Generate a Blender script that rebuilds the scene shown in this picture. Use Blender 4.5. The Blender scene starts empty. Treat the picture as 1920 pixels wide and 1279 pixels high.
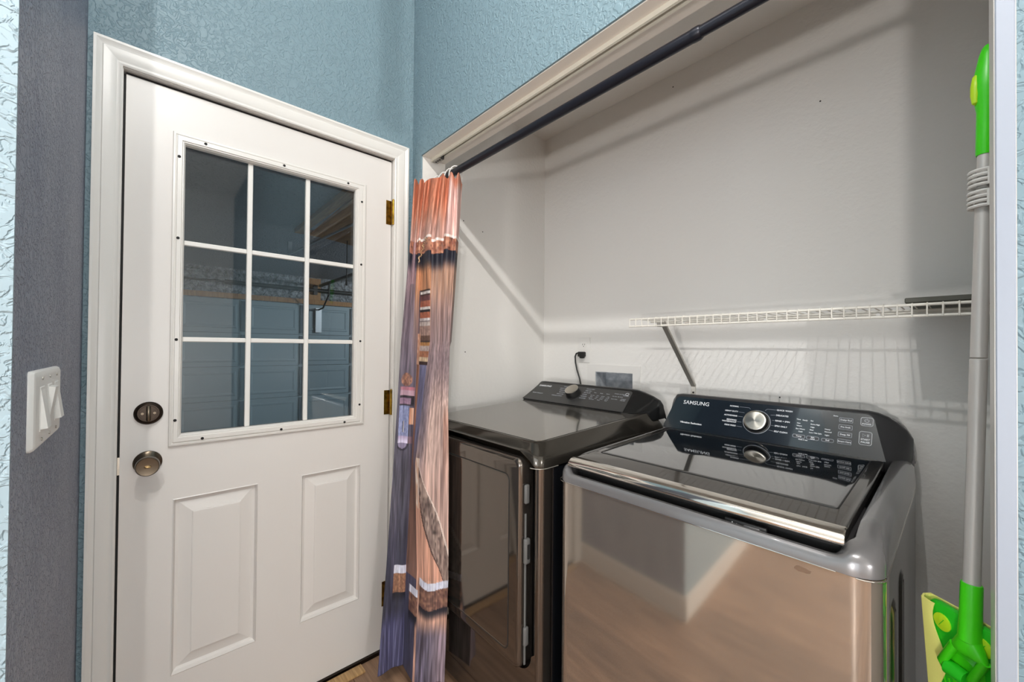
import bpy, bmesh, math, random
from mathutils import Vector, Matrix

random.seed(7)
S = bpy.context.scene
COL = S.collection
PI = math.pi

# ------------------------------------------------------------------ camera
cam_d = bpy.data.cameras.new('camera')
cam = bpy.data.objects.new('camera', cam_d)
COL.objects.link(cam)
Fv = Vector((-0.75071806, 0.66055159, 0.00969482))
Rv = Vector((0.66062108, 0.75066819, 0.00877865))
Uv = Vector((0.00147884, -0.01299489, 0.99991447))
Cv = Vector((1.56238934, -0.84293319, 1.25680102))
M = Matrix((Rv, Uv, -Fv)).transposed().to_4x4()
M.translation = Cv
cam.matrix_world = M
cam_d.sensor_width = 36.0
cam_d.lens = 751.22 / 1920 * 36.0
cam_d.shift_x = (960 - 943.516) / 1920
cam_d.shift_y = (644.903 - 639.5) / 1920
cam_d.clip_start = 0.02
S.camera = cam

# ------------------------------------------------------------------ world, lights, exposure
w = bpy.data.worlds.new('world'); S.world = w; w.use_nodes = True
bg = w.node_tree.nodes['Background']
bg.inputs[0].default_value = (0.90, 0.95, 1.0, 1)
bg.inputs[1].default_value = 3.6

def point(name, loc, watts, col=(1, .93, .85), r=.05):
    d = bpy.data.lights.new(name, 'POINT'); d.energy = watts; d.color = col; d.shadow_soft_size = r
    o = bpy.data.objects.new(name, d); o.location = loc; COL.objects.link(o); return o
LA = (2.15, -1.25, 3.05)
LB = (1.38, -0.84, 2.70)
LC = (0.87, -0.80, 2.70)
point('hall_bulb', LA, 66, col=(1, .98, .95), r=.014)
point('ceiling_bulb', LB, 26, col=(1, .98, .95), r=.014)
point('ceiling_bulb', LC, 3, col=(1, .98, .95), r=.014)
LF = (2.05, -2.9, .85)
point('added_fill_light', LF, 82, col=(1, .95, .90), r=.07)  # added fill from behind the camera, lifts the dark upper closet
LS = (3.9, -0.86, 1.05)
point('added_fill_light', LS, 60, col=(1, .98, .97), r=.12)  # added side fill, brightens the door wall
point('garage_fill', (-3.0, 3.3, 2.25), 150, col=(.88, .95, 1), r=.08)  # added fill that lights the garage behind the panes

S.view_settings.view_transform = 'Standard'
S.view_settings.look = 'None'
S.view_settings.exposure = 0.08
S.view_settings.gamma = 1.0
S.view_settings.use_curve_mapping = False

# ------------------------------------------------------------------ materials
def lin(c):
    c = c / 255.0
    return c / 12.92 if c <= .04045 else ((c + .055) / 1.055) ** 2.4
def rgb(r, g, b): return (lin(r), lin(g), lin(b), 1)

def mat(name, c, rough=.5, metal=0., bump=None, var=None, spec=None, coat=0., aniso=0.):
    """bump=(kind, scale, strength, distance); var=(scale, colour2, stretch)"""
    m = bpy.data.materials.new(name); m.use_nodes = True
    nt = m.node_tree; p = nt.nodes['Principled BSDF']
    p.inputs['Base Color'].default_value = c
    p.inputs['Roughness'].default_value = rough
    p.inputs['Metallic'].default_value = metal
    if spec is not None: p.inputs['Specular IOR Level'].default_value = spec
    if coat: p.inputs['Coat Weight'].default_value = coat; p.inputs['Coat Roughness'].default_value = .04
    if aniso: p.inputs['Anisotropic'].default_value = aniso
    tc = nt.nodes.new('ShaderNodeTexCoord')
    if var:
        sc, c2, st = var
        mp = nt.nodes.new('ShaderNodeMapping'); mp.inputs['Scale'].default_value = st
        nz = nt.nodes.new('ShaderNodeTexNoise'); nz.inputs['Scale'].default_value = sc; nz.inputs['Detail'].default_value = 4
        mx = nt.nodes.new('ShaderNodeMix'); mx.data_type = 'RGBA'
        nt.links.new(tc.outputs['Object'], mp.inputs[0]); nt.links.new(mp.outputs[0], nz.inputs['Vector'])
        cr = nt.nodes.new('ShaderNodeValToRGB'); cr.color_ramp.elements[0].position = .35; cr.color_ramp.elements[1].position = .65
        nt.links.new(nz.outputs['Fac'], cr.inputs[0]); nt.links.new(cr.outputs[0], mx.inputs[0])
        mx.inputs[6].default_value = c; mx.inputs[7].default_value = c2
        nt.links.new(mx.outputs[2], p.inputs['Base Color'])
    if bump:
        kind, sc, st, di = bump
        b = nt.nodes.new('ShaderNodeBump'); b.inputs['Strength'].default_value = st; b.inputs['Distance'].default_value = di
        nz = nt.nodes.new('ShaderNodeTexNoise'); nz.inputs['Scale'].default_value = sc; nz.inputs['Detail'].default_value = 2.5
        nz.inputs['Distortion'].default_value = 1.2 if kind == 'knock' else 0.0
        nt.links.new(tc.outputs['Object'], nz.inputs['Vector'])
        if kind == 'knock':
            cr = nt.nodes.new('ShaderNodeValToRGB')
            cr.color_ramp.elements[0].position = .44; cr.color_ramp.elements[1].position = .56
            nt.links.new(nz.outputs['Fac'], cr.inputs[0]); nt.links.new(cr.outputs[0], b.inputs['Height'])
        elif kind == 'brush':
            mp = nt.nodes.new('ShaderNodeMapping'); mp.inputs['Scale'].default_value = (1, 60, 60)
            nt.links.new(tc.outputs['Object'], mp.inputs[0]); nt.links.new(mp.outputs[0], nz.inputs['Vector'])
            nt.links.new(nz.outputs['Fac'], b.inputs['Height'])
        else:
            nt.links.new(nz.outputs['Fac'], b.inputs['Height'])
        nt.links.new(b.outputs[0], p.inputs['Normal'])
    return m

BLUE = mat('blue_wall_paint', rgb(118, 142, 152), .5, bump=('knock', 58, .5, .004))
BLUE_LIT = mat('blue_wall_paint_lit', rgb(158, 178, 188), .5, bump=('knock', 58, .7, .004))  # same wall blue, lightened in the colour to stand in for window light
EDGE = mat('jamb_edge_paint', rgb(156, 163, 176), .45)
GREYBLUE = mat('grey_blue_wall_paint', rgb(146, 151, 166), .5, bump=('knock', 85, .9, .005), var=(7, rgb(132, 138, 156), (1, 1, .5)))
WHITEWALL = mat('closet_wall_paint', rgb(236, 234, 230), .55, bump=('plain', 60, .35, .004))
CEIL = mat('ceiling_paint', rgb(225, 224, 220), .8, bump=('knock', 50, .4, .004))
TRIM = mat('white_trim_paint', rgb(226, 223, 218), .32, bump=('plain', 25, .05, .002))
DOORW = mat('white_door_paint', rgb(224, 220, 216), .36, bump=('plain', 30, .04, .002))
SOFFIT = mat('header_paint', rgb(230, 223, 214), .45)
TRACK = mat('track_metal', rgb(226, 222, 208), .35, .2)
RODM = mat('black_rod_metal', rgb(32, 33, 42), .32, .4)
DARK = mat('dark_gap', rgb(18, 17, 17), .7)
BRONZE = mat('aged_bronze', rgb(98, 88, 76), .24, .95)
BRONZE_D = mat('dark_bronze', rgb(52, 44, 38), .3, .9)
BRASS = mat('brass', rgb(190, 150, 60), .28, 1.0, var=(60, rgb(120, 96, 40), (1, 1, 1)))
NICKEL = mat('nickel', rgb(200, 196, 186), .25, 1.0)
PLASTW = mat('white_plastic', rgb(232, 230, 226), .35)
WIREW = mat('white_vinyl_wire', rgb(235, 231, 222), .4)
PADG = mat('bumper_grey', rgb(92, 92, 91), .5)
STEELB = mat('brace_steel', rgb(172, 168, 160), .4, .6)
BLACKP = mat('black_rubber', rgb(20, 20, 20), .5)
BOXG = mat('outlet_box_grey', rgb(150, 156, 164), .5, var=(28, rgb(196, 200, 204), (1, 1, 1)))
BOARD = mat('dark_board', rgb(84, 84, 76), .6)
WSTEEL = mat('platinum_steel', rgb(188, 177, 166), .07, .86)
WGREY = mat('washer_grey_plastic', rgb(128, 126, 127), .24, .45, coat=.5)
WSIDE = mat('washer_side_steel', rgb(122, 122, 124), .18, .75)
CHROME = mat('chrome', rgb(228, 222, 214), .1, 1.0)
LIDF = mat('lid_frame_gloss', rgb(74, 70, 66), .12, .55, coat=.6)
LIDG = mat('lid_glass', rgb(12, 14, 18), .05, 0.0, coat=1.0, spec=.9)
CONSB = mat('console_housing', rgb(58, 58, 60), .28, .2)
CONSG = mat('console_glass', rgb(16, 24, 32), .14, 0.0, coat=.8)
DSTEEL = mat('dark_stainless', rgb(118, 110, 103), .07, .9, bump=('brush', 12, .006, .0003))
DTOP = mat('dryer_top_enamel', rgb(134, 130, 124), .09, .75)
DSKIRT = mat('dryer_top_skirt', rgb(76, 72, 66), .14, .75)
DSIDE = mat('dryer_side_enamel', rgb(18, 20, 24), .2, .3)
DCONS = mat('dryer_console_face', rgb(62, 62, 62), .35, .1)
DCHEEK = mat('dryer_console_cheek', rgb(34, 35, 36), .14, .3)
PRINT = mat('white_print', rgb(225, 228, 232), .5)
PRINTG = mat('grey_print', rgb(176, 180, 188), .5)
BTN = mat('button_dark', rgb(40, 44, 50), .3)
GREEN = mat('mop_green', rgb(70, 222, 24), .34)
GREEND = mat('mop_green_deep', rgb(40, 198, 34), .38)
LIME = mat('mop_lime', rgb(196, 238, 40), .4)
PADY = mat('mop_pad_yellow', rgb(250, 248, 140), .8, bump=('plain', 300, .2, .001))
ALU = mat('mop_aluminium', rgb(206, 202, 198), .4, .25)
PINE = mat('threshold_wood', rgb(196, 160, 112), .5, var=(9, rgb(160, 124, 80), (1, 14, 1)))
PLY = mat('plywood', rgb(186, 134, 78), .6, var=(6, rgb(158, 106, 58), (1, 8, 1)))
GDOOR = mat('garage_door_paint', rgb(150, 164, 168), .5)
GWALL = mat('garage_plaster', rgb(176, 176, 178), .8, bump=('knock', 14, 1., .02), var=(16, rgb(118, 116, 116), (1, 1, 1)))
GCEIL = mat('garage_ceiling_texture', rgb(150, 150, 152), .85, bump=('knock', 26, .8, .012))
GMETAL = mat('dark_garage_metal', rgb(48, 47, 46), .45, .5)
GRAIL = mat('galvanised_rail', rgb(196, 198, 200), .4, .6)
CONC = mat('concrete', rgb(132, 138, 146), .4, var=(3, rgb(112, 120, 130), (1, 1, 1)))
SLOT = mat('slot_dark', rgb(40, 38, 36), .6)
LOCKGOLD = mat('lock_gold', rgb(210, 180, 130), .25, 1.0)

def plank_mat():
    m = mat('floor_plank_wood', rgb(150, 116, 88), .45)
    nt = m.node_tree; p = nt.nodes['Principled BSDF']
    tc = nt.nodes.new('ShaderNodeTexCoord'); oi = nt.nodes.new('ShaderNodeObjectInfo')
    mp = nt.nodes.new('ShaderNodeMapping'); mp.inputs['Scale'].default_value = (2.2, 34, 10)
    ad = nt.nodes.new('ShaderNodeVectorMath'); ad.operation = 'ADD'
    ml = nt.nodes.new('ShaderNodeVectorMath'); ml.operation = 'SCALE'; ml.inputs['Scale'].default_value = 40
    cx = nt.nodes.new('ShaderNodeCombineXYZ')
    nt.links.new(oi.outputs['Random'], cx.inputs[0]); nt.links.new(oi.outputs['Random'], cx.inputs[1])
    nt.links.new(cx.outputs[0], ml.inputs[0]); nt.links.new(tc.outputs['Object'], mp.inputs[0])
    nt.links.new(mp.outputs[0], ad.inputs[0]); nt.links.new(ml.outputs[0], ad.inputs[1])
    nz = nt.nodes.new('ShaderNodeTexNoise'); nz.inputs['Scale'].default_value = 1.6; nz.inputs['Detail'].default_value = 5
    nt.links.new(ad.outputs[0], nz.inputs['Vector'])
    cr = nt.nodes.new('ShaderNodeValToRGB')
    cr.color_ramp.elements[0].position = .3; cr.color_ramp.elements[0].color = rgb(118, 89, 69)
    cr.color_ramp.elements[1].position = .7; cr.color_ramp.elements[1].color = rgb(174, 140, 112)
    nt.links.new(nz.outputs['Fac'], cr.inputs[0])
    hs = nt.nodes.new('ShaderNodeHueSaturation')
    mr = nt.nodes.new('ShaderNodeMapRange'); mr.inputs[3].default_value = .8; mr.inputs[4].default_value = 1.12
    nt.links.new(oi.outputs['Random'], mr.inputs[0]); nt.links.new(mr.outputs[0], hs.inputs['Value'])
    nt.links.new(cr.outputs[0], hs.inputs['Color']); nt.links.new(hs.outputs[0], p.inputs['Base Color'])
    return m
PLANK = plank_mat()

def glass_mat():
    m = bpy.data.materials.new('window_glass'); m.use_nodes = True
    nt = m.node_tree; nt.nodes.remove(nt.nodes['Principled BSDF'])
    out = nt.nodes['Material Output']
    tr = nt.nodes.new('ShaderNodeBsdfTransparent'); tr.inputs[0].default_value = (.86, .91, .93, 1)
    gl = nt.nodes.new('ShaderNodeBsdfGlossy'); gl.inputs['Roughness'].default_value = .015
    fr = nt.nodes.new('ShaderNodeFresnel'); fr.inputs['IOR'].default_value = 1.55
    mx = nt.nodes.new('ShaderNodeMixShader')
    nt.links.new(fr.outputs[0], mx.inputs[0]); nt.links.new(tr.outputs[0], mx.inputs[1]); nt.links.new(gl.outputs[0], mx.inputs[2])
    nt.links.new(mx.outputs[0], out.inputs[0])
    return m
GLASS = glass_mat()

# ------------------------------------------------------------------ mesh helpers
def nb(): return bmesh.new()

def box(bm, x0, x1, y0, y1, z0, z1, bev=0., seg=2):
    r = bmesh.ops.create_cube(bm, size=1)
    vs = r['verts']
    bmesh.ops.scale(bm, vec=(x1 - x0, y1 - y0, z1 - z0), verts=vs)
    bmesh.ops.translate(bm, vec=((x0 + x1) / 2, (y0 + y1) / 2, (z0 + z1) / 2), verts=vs)
    if bev:
        es = set(e for v in vs for e in v.link_edges)
        bmesh.ops.bevel(bm, geom=list(es), offset=bev, segments=seg, affect='EDGES', profile=.5)
    return bm

def cyl(bm, p, q, r0, r1=None, n=24, caps=True):
    p, q = Vector(p), Vector(q); r1 = r0 if r1 is None else r1
    d = q - p; L = d.length
    rot = Vector((0, 0, 1)).rotation_difference(d.normalized()).to_matrix().to_4x4()
    mtx = Matrix.Translation((p + q) / 2) @ rot
    bmesh.ops.create_cone(bm, cap_ends=caps, segments=n, radius1=r0, radius2=r1, depth=L, matrix=mtx)
    return bm

def tube(bm, pts, r, n=8, closed=False):
    pts = [Vector(p) for p in pts]; N = len(pts); rings = []
    rr = r if isinstance(r, (list, tuple)) else [r] * N
    up = None
    for i, p in enumerate(pts):
        if closed: t = (pts[(i + 1) % N] - pts[i - 1]).normalized()
        else: t = (pts[min(i + 1, N - 1)] - pts[max(i - 1, 0)]).normalized()
        if up is None:
            up = Vector((0, 0, 1)) if abs(t.z) < .9 else Vector((1, 0, 0))
        a = t.cross(up)
        if a.length < 1e-5: a = t.orthogonal()
        a.normalize(); b = a.cross(t).normalized(); up = b
        rings.append([bm.verts.new(p + (a * math.cos(2 * PI * k / n) + b * math.sin(2 * PI * k / n)) * rr[i]) for k in range(n)])
    for i in range(N if closed else N - 1):
        A, Bq = rings[i], rings[(i + 1) % N]
        for k in range(n): bm.faces.new((A[k], A[(k + 1) % n], Bq[(k + 1) % n], Bq[k]))
    if not closed:
        bm.faces.new(rings[0]); bm.faces.new(list(reversed(rings[-1])))
    return bm

def lathe(bm, prof, origin, axis, n=32):
    """prof: list of (r, h) along axis from origin"""
    o = Vector(origin); ax = Vector(axis).normalized(); a = ax.orthogonal().normalized(); b = ax.cross(a)
    rings = []
    for r, h in prof:
        if r < 1e-6: rings.append([bm.verts.new(o + ax * h)])
        else: rings.append([bm.verts.new(o + ax * h + (a * math.cos(2 * PI * k / n) + b * math.sin(2 * PI * k / n)) * r) for k in range(n)])
    for A, Bq in zip(rings, rings[1:]):
        if len(A) == 1 and len(Bq) == 1: continue
        for k in range(n):
            k2 = (k + 1) % n
            if len(A) == 1: bm.faces.new((A[0], Bq[k2], Bq[k]))
            elif len(Bq) == 1: bm.faces.new((A[k], A[k2], Bq[0]))
            else: bm.faces.new((A[k], A[k2], Bq[k2], Bq[k]))
    return bm

def loft(bm, loops, cap0=True, cap1=True, closed=True):
    vl = [[bm.verts.new(Vector(p)) for p in L] for L in loops]
    n = len(vl[0])
    for A, Bq in zip(vl, vl[1:]):
        for k in range(n if closed else n - 1):
            k2 = (k + 1) % n
            bm.faces.new((A[k], A[k2], Bq[k2], Bq[k]))
    if closed and cap0: bm.faces.new(list(reversed(vl[0])))
    if closed and cap1: bm.faces.new(vl[-1])
    return bm

def rrect(x0, x1, y0, y1, r, seg=6, ne=1):
    """rounded rectangle outline, counter clockwise, ne points along each straight edge"""
    pts = []
    cs = [((x1 - r, y0 + r), -PI / 2), ((x1 - r, y1 - r), 0), ((x0 + r, y1 - r), PI / 2), ((x0 + r, y0 + r), PI)]
    for i, ((cx, cy), a0) in enumerate(cs):
        for k in range(seg + 1):
            a = a0 + PI / 2 * k / seg
            pts.append((cx + r * math.cos(a), cy + r * math.sin(a)))
        if ne > 1:
            (nx, ny), na = cs[(i + 1) % 4]
            A = pts[-1]; Bq = (nx + r * math.cos(na), ny + r * math.sin(na))
            for k in range(1, ne):
                pts.append((A[0] + (Bq[0] - A[0]) * k / ne, A[1] + (Bq[1] - A[1]) * k / ne))
    return pts

BASE = {}
def wloc(o): return BASE.get(o.name, Vector((0, 0, 0)))

def thing(name, label, cat, loc, group=None, kind=None):
    o = bpy.data.objects.new(name, None); COL.objects.link(o)
    o.location = loc; o.empty_display_size = .05
    BASE[o.name] = Vector(loc)
    tag(o, label, cat, group, kind); return o

def tag(o, label=None, cat=None, group=None, kind=None):
    if label: o['label'] = label
    if cat: o['category'] = cat
    if group: o['group'] = group
    if kind: o['kind'] = kind
    return o

def obj(name, bm, m, parent=None, smooth=35, origin=None, label=None):
    """bm in world coordinates; stored relative to its parent's base (or to origin)"""
    bmesh.ops.recalc_face_normals(bm, faces=bm.faces)
    me = bpy.data.meshes.new(name)
    off = wloc(parent) if parent else Vector(origin) if origin is not None else Vector((0, 0, 0))
    bmesh.ops.translate(bm, vec=-off, verts=bm.verts)
    bm.to_mesh(me); bm.free()
    me.materials.append(m)
    if smooth:
        me.polygons.foreach_set('use_smooth', [True] * len(me.polygons))
        me.set_sharp_from_angle(angle=math.radians(smooth))
    o = bpy.data.objects.new(name, me); COL.objects.link(o)
    if parent: o.parent = parent; BASE[o.name] = off
    else:
        o.location = off; BASE[o.name] = off
    if label: o['label'] = label
    return o

def struct(name, bm, m, label, cat='wall', parent=None):
    o = obj(name, bm, m, parent, smooth=0)
    if not parent: tag(o, label, cat, None, 'structure')
    return o

def copy_part(o, parent, loc=None):
    c = o.copy(); COL.objects.link(c); c.parent = parent
    if loc is not None: c.location = loc
    BASE[c.name] = BASE[o.name]
    return c

_tc = [0]
def text_into(bm, s, size, mtx, align='CENTER', bold=0., xs=1.0, shear=0.):
    cu = bpy.data.curves.new('lettering_tmp', 'FONT'); cu.body = s; cu.size = size
    cu.align_x = align; cu.align_y = 'CENTER'; cu.resolution_u = 2; cu.offset = bold; cu.shear = shear
    o = bpy.data.objects.new('lettering_tmp', cu); COL.objects.link(o)
    dg = bpy.context.evaluated_depsgraph_get()
    me = bpy.data.meshes.new_from_object(o.evaluated_get(dg))
    t = bmesh.new(); t.from_mesh(me)
    bmesh.ops.scale(t, vec=(xs, 1, 1), verts=t.verts)
    t.transform(mtx)
    tmp = bpy.data.meshes.new('t'); t.to_mesh(tmp); t.free()
    bm.from_mesh(tmp)
    bpy.data.meshes.remove(tmp); bpy.data.meshes.remove(me); bpy.data.objects.remove(o); bpy.data.curves.remove(cu)

# ------------------------------------------------------------------ the shell
XJ, XR, ZH, YJB = .075, 1.594, 2.06, .118       # closet opening: left jamb, right jamb, head, wall depth
YB, XCR, ZC = .84, 1.675, 2.447                 # closet back, right wall, ceiling
ZR = 3.30                                       # room ceiling
XE, YE = 5.0, -4.6                              # room extents
YW, XW = -.982, .727                            # return wall with the switch

b = nb()
box(b, -.12, 0, YW - .12, -.928, 0, 2.075)
box(b, -.12, 0, -.071, 0, 0, 2.075)
box(b, -.12, 0, YW - .12, 0, 2.075, ZR)
struct('wall_door_side', b, BLUE, 'teal blue textured wall around the white entry door')

b = nb()
box(b, 0, XJ - .019, .006, YJB, 0, ZH + .019); box(b, 0, XJ - .002, 0, .006, 0, ZH + .003)
box(b, 0, XE, .006, YJB, ZH + .019, ZR); box(b, 0, XE, 0, .006, ZH + .003, ZR)
box(b, XR + .019, XE, .006, YJB, 0, ZH + .019); box(b, XR + .019, XE, 0, .006, 0, ZH + .003)
struct('wall_closet_front', b, BLUE, 'blue textured wall above the laundry closet opening')

b = nb(); box(b, -.12, 0, 0, YB + .1, 0, ZR)
wcl = struct('wall_closet_left', b, WHITEWALL, 'off-white side wall inside the closet behind the curtain')
for (ny, nz_) in ((.272, 1.862), (.389, 1.832), (.289, 1.235)):
    b = nb(); cyl(b, (-.001, ny, nz_), (.0008, ny, nz_), .0028, n=10); obj('nail_hole', b, SLOT, wcl, 0)
b = nb(); box(b, XCR, XCR + .1, YJB, YB + .1, 0, ZR)
struct('wall_closet_right', b, WHITEWALL, 'off-white closet side wall behind the green mop')
# back wall with the washer outlet box opening
hx0, hx1, hz0, hz1 = .356, .564, 1.00, 1.142
b = nb()
box(b, 0, hx0, YB, YB + .1, 0, ZC); box(b, hx1, XCR, YB, YB + .1, 0, ZC)
box(b, hx0, hx1, YB, YB + .1, 0, hz0); box(b, hx0, hx1, YB, YB + .1, hz1, ZC)
wcb = struct('wall_closet_back', b, WHITEWALL, 'off-white closet back wall above the washer and dryer')
for (nx, nz_) in ((.748, 2.392), (1.256, 2.097), (1.142, 1.089)):
    b = nb(); cyl(b, (nx, YB + .001, nz_), (nx, YB - .0008, nz_), .0026, n=10); obj('nail_hole', b, SLOT, wcb, 0)
b = nb(); box(b, 0, XCR, YJB, YB, ZC, ZC + .1)
struct('ceiling_closet', b, WHITEWALL, 'off-white ceiling of the laundry closet', 'ceiling')

b = nb(); box(b, 0, XW - .004, YW - .12, YW, 0, ZR)
struct('wall_left', b, GREYBLUE, 'shaded grey-blue return wall carrying the white light switch')
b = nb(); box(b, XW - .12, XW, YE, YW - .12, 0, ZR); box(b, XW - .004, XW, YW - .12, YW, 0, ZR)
struct('wall_hall', b, BLUE_LIT, 'blue hall wall at the left edge, its colour lightened for window light')
b = nb(); box(b, XE, XE + .1, YE, YJB, 0, ZR)
struct('wall_right', b, WHITEWALL, 'plain wall of the room behind the camera')
b = nb()
wx0, wx1, wz0, wz1 = 1.3, 4.8, .10, 2.30
box(b, XW - .12, wx0, YE - .1, YE, 0, ZR); box(b, wx1, XE + .1, YE - .1, YE, 0, ZR)
box(b, wx0, wx1, YE - .1, YE, 0, wz0); box(b, wx0, wx1, YE - .1, YE, wz1, ZR)
struct('wall_back', b, WHITEWALL, 'room wall behind the camera with a wide window')
wn = thing('window_1', 'wide white framed window in the wall behind the camera', 'window', ((wx0 + wx1) / 2, YE, wz0), kind='structure')
for (a0, a1, c0, c1) in ((wx0, wx0 + .06, wz0, wz1), (wx1 - .06, wx1, wz0, wz1), (wx0 + .06, wx1 - .06, wz0, wz0 + .06), (wx0 + .06, wx1 - .06, wz1 - .06, wz1), (3.02, 3.08, wz0 + .06, wz1 - .06)):
    b = nb(); box(b, a0, a1, YE - .06, YE - .02, c0, c1); obj('window_frame', b, TRIM, wn, 0)
b = nb(); box(b, -.12, XE + .1, YE - .1, YJB, ZR, ZR + .1)
struct('ceiling', b, CEIL, 'white ceiling of the room above the frame', 'ceiling')

# floor and planks
b = nb(); box(b, -.12, XE + .1, YE - .1, YB + .1, -.1, -.012)
floor = struct('floor', b, DARK, 'brown wood plank floor', 'floor')
PW = .182
plank_meshes = {}
def plank(x0, x1, y0, y1):
    key = (round(x1 - x0, 3), round(y1 - y0, 3))
    if key not in plank_meshes:
        b = nb(); L, Wd = x1 - x0, y1 - y0
        box(b, 0.0008, L - .0008, .0008, Wd - .0008, -.012, 0)
        top = [e for e in b.edges if all(v.co.z > -.001 for v in e.verts)]
        bmesh.ops.bevel(b, geom=top, offset=.0015, segments=1, affect='EDGES')
        o = obj('plank', b, PLANK, floor, 0); plank_meshes[key] = o.data
    else:
        o = bpy.data.objects.new('plank', plank_meshes[key]); COL.objects.link(o); o.parent = floor
    o.location = (x0, y0, 0)
y = .84; row = 0
offs = [0, .46, .92, .24, .7]
while y > YE:
    y0 = max(y - PW, YE)
    xs = 0.0 if y0 > YW - .06 else XW
    x = xs; first = True
    while x < XE - 1e-6:
        L = (1.22 - offs[row % 5]) if first else 1.22
        x1 = min(x + L, XE)
        if not (y0 > .1 and x > 1.7): plank(x, min(x1, XCR) if y0 > .1 else x1, y0, y)
        x = x1; first = False
    y -= PW; row += 1

# baseboards
def baseboard(name, x0, x1, y0, y1, label):
    b = nb(); box(b, x0, x1, y0, y1, 0, .10); box(b, x0 + (.004 if x1 - x0 < .03 else 0), x1 - (.004 if x1 - x0 < .03 else 0), y0 + (.004 if y1 - y0 < .03 else 0), y1 - (.004 if y1 - y0 < .03 else 0), .10, .11)
    struct(name, b, TRIM, label, 'baseboard')
baseboard('baseboard_left', .0, XW + .014, YW, YW + .014, 'white baseboard along the return wall under the switch')
baseboard('baseboard_hall', XW, XW + .014, YE, YW, 'white baseboard along the hall wall')
baseboard('baseboard_right', XR + .019, XE, -.014, 0, 'white baseboard right of the closet opening')

# closet jambs, head, track
b = nb(); box(b, XJ - .019, XJ, .0062, YJB, 0, ZH)
struct('trim_1', b, TRIM, 'white left jamb board of the closet opening', 'trim')
b = nb(); box(b, XR, XR + .019, .0005, YJB, 0, ZH)
t2 = struct('trim_2', b, TRIM, 'white right jamb board of the closet opening', 'trim')
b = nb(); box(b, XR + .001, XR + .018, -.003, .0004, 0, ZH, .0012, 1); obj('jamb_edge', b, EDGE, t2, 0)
b = nb(); box(b, XJ - .019, XR + .019, .0062, YJB, ZH, ZH + .019)
struct('trim_3', b, SOFFIT, 'beige head board across the top of the closet opening', 'trim')
t = thing('door_track', 'cream metal sliding door track under the closet head board', 'track', ((XJ + XR) / 2, .06, ZH))
b = nb()
box(b, XJ + .004, XR - .004, .044, .0515, ZH - .013, ZH); box(b, XJ + .004, XR - .004, .0625, .072, ZH - .010, ZH)
obj('track_lip', b, TRACK, t, 0)
b = nb(); box(b, XJ + .004, XR - .004, .0515, .0625, ZH - .003, ZH); obj('track_channel', b, DARK, t, 0)
b = nb(); box(b, XJ + .012, XJ + .062, .046, .072, ZH - .0165, ZH - .0132, .001, 1); pb = obj('pivot_bracket', b, STEELB, t, 0)
for dx in (.022, .036, .05):
    b = nb(); cyl(b, (XJ + dx, .058, ZH - .0164), (XJ + dx, .058, ZH - .0176), .0045, n=12); obj('bracket_hole', b, SLOT, pb)
b = nb(); cyl(b, (XJ + .072, .057, ZH - .020), (XJ + .072, .057, ZH - .003), .007, n=14); obj('pivot_pin', b, SLOT, t)

# ------------------------------------------------------------------ the entry door
ya, yb_, zt = -.970, -.0266, 2.1034
yi, yj, zi = -.9116, -.0873, 2.0411
# casing profile: (distance from inner edge 0..1, height above wall)
CP = [(0, 0), (0, .011), (.06, .013), (.12, .0115), (.20, .0115), (.27, .0135), (.50, .0150), (.66, .0155), (.70, .0125), (.78, .0135), (.90, .0175), (1, .0175), (1, 0)]
def casing(name, kind, label):
    b = nb(); L0, L1 = [], []
    for s, h in CP:
        ylo = yi + (ya - yi) * s; yhi = yj + (yb_ - yj) * s; zz = zi + (zt - zi) * s
        if kind == 'L': L0.append((h, ylo, 0)); L1.append((h, ylo, zz))
        elif kind == 'R': L0.append((h, yhi, 0)); L1.append((h, yhi, zz))
        else: L0.append((h, ylo, zz)); L1.append((h, yhi, zz))
    loft(b, [L0, L1])
    o = obj(name, b, TRIM, None, 25); tag(o, label, 'trim', None, 'structure'); return o
casing('trim_4', 'L', 'white moulded casing on the latch side of the entry door')
casing('trim_5', 'R', 'white moulded casing on the hinge side of the entry door')
casing('trim_6', 'T', 'white moulded casing across the top of the entry door')
YS0, YS1, ZS0, ZS1 = -.905, -.092, .012, 2.032
XS = -.012
b = nb()
box(b, -.12, .003, -.928, -.9105, 0, ZS1 + .008); box(b, -.12, .003, -.0885, -.071, 0, ZS1 + .008); box(b, -.12, .003, -.928, -.071, ZS1 + .008, 2.075)
box(b, -.075, -.0575, -.9105, -.896, 0, ZS1 + .008); box(b, -.075, -.0575, -.101, -.0885, 0, ZS1 + .008); box(b, -.075, -.0575, -.896, -.101, ZS1 - .004, ZS1 + .008)
t7 = struct('trim_7', b, TRIM, 'white door jamb lining with stop around the entry door', 'trim')
b = nb(); box(b, -.057, -.0165, -.9104, -.9056, .013, ZS1); obj('gap_shade_strip', b, DARK, t7, 0)  # dark strip added to paint in the shade of the slab gap
b = nb(); box(b, -.057, -.0165, -.9056, -.0915, ZS1 + .0008, ZS1 + .0076); obj('gap_shade_strip', b, DARK, t7, 0)  # same painted shade in the gap above the slab
b = nb(); box(b, -.11, .0, -.9105, -.0885, 0, .012)
struct('trim_8', b, BRONZE_D, 'dark threshold under the entry door', 'trim')
b = nb(); box(b, .006, .052, -.905, -.205, .0, .009, .003, 2)
o = obj('threshold_strip', b, PINE, None, 35, origin=(.03, -.55, 0)); tag(o, 'light wood transition strip on the floor along the white door', 'threshold')

door = thing('door_1', 'white half-glass entry door with nine panes and two panels', 'door', (XS, (YS0 + YS1) / 2, ZS0), kind='structure')
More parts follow.
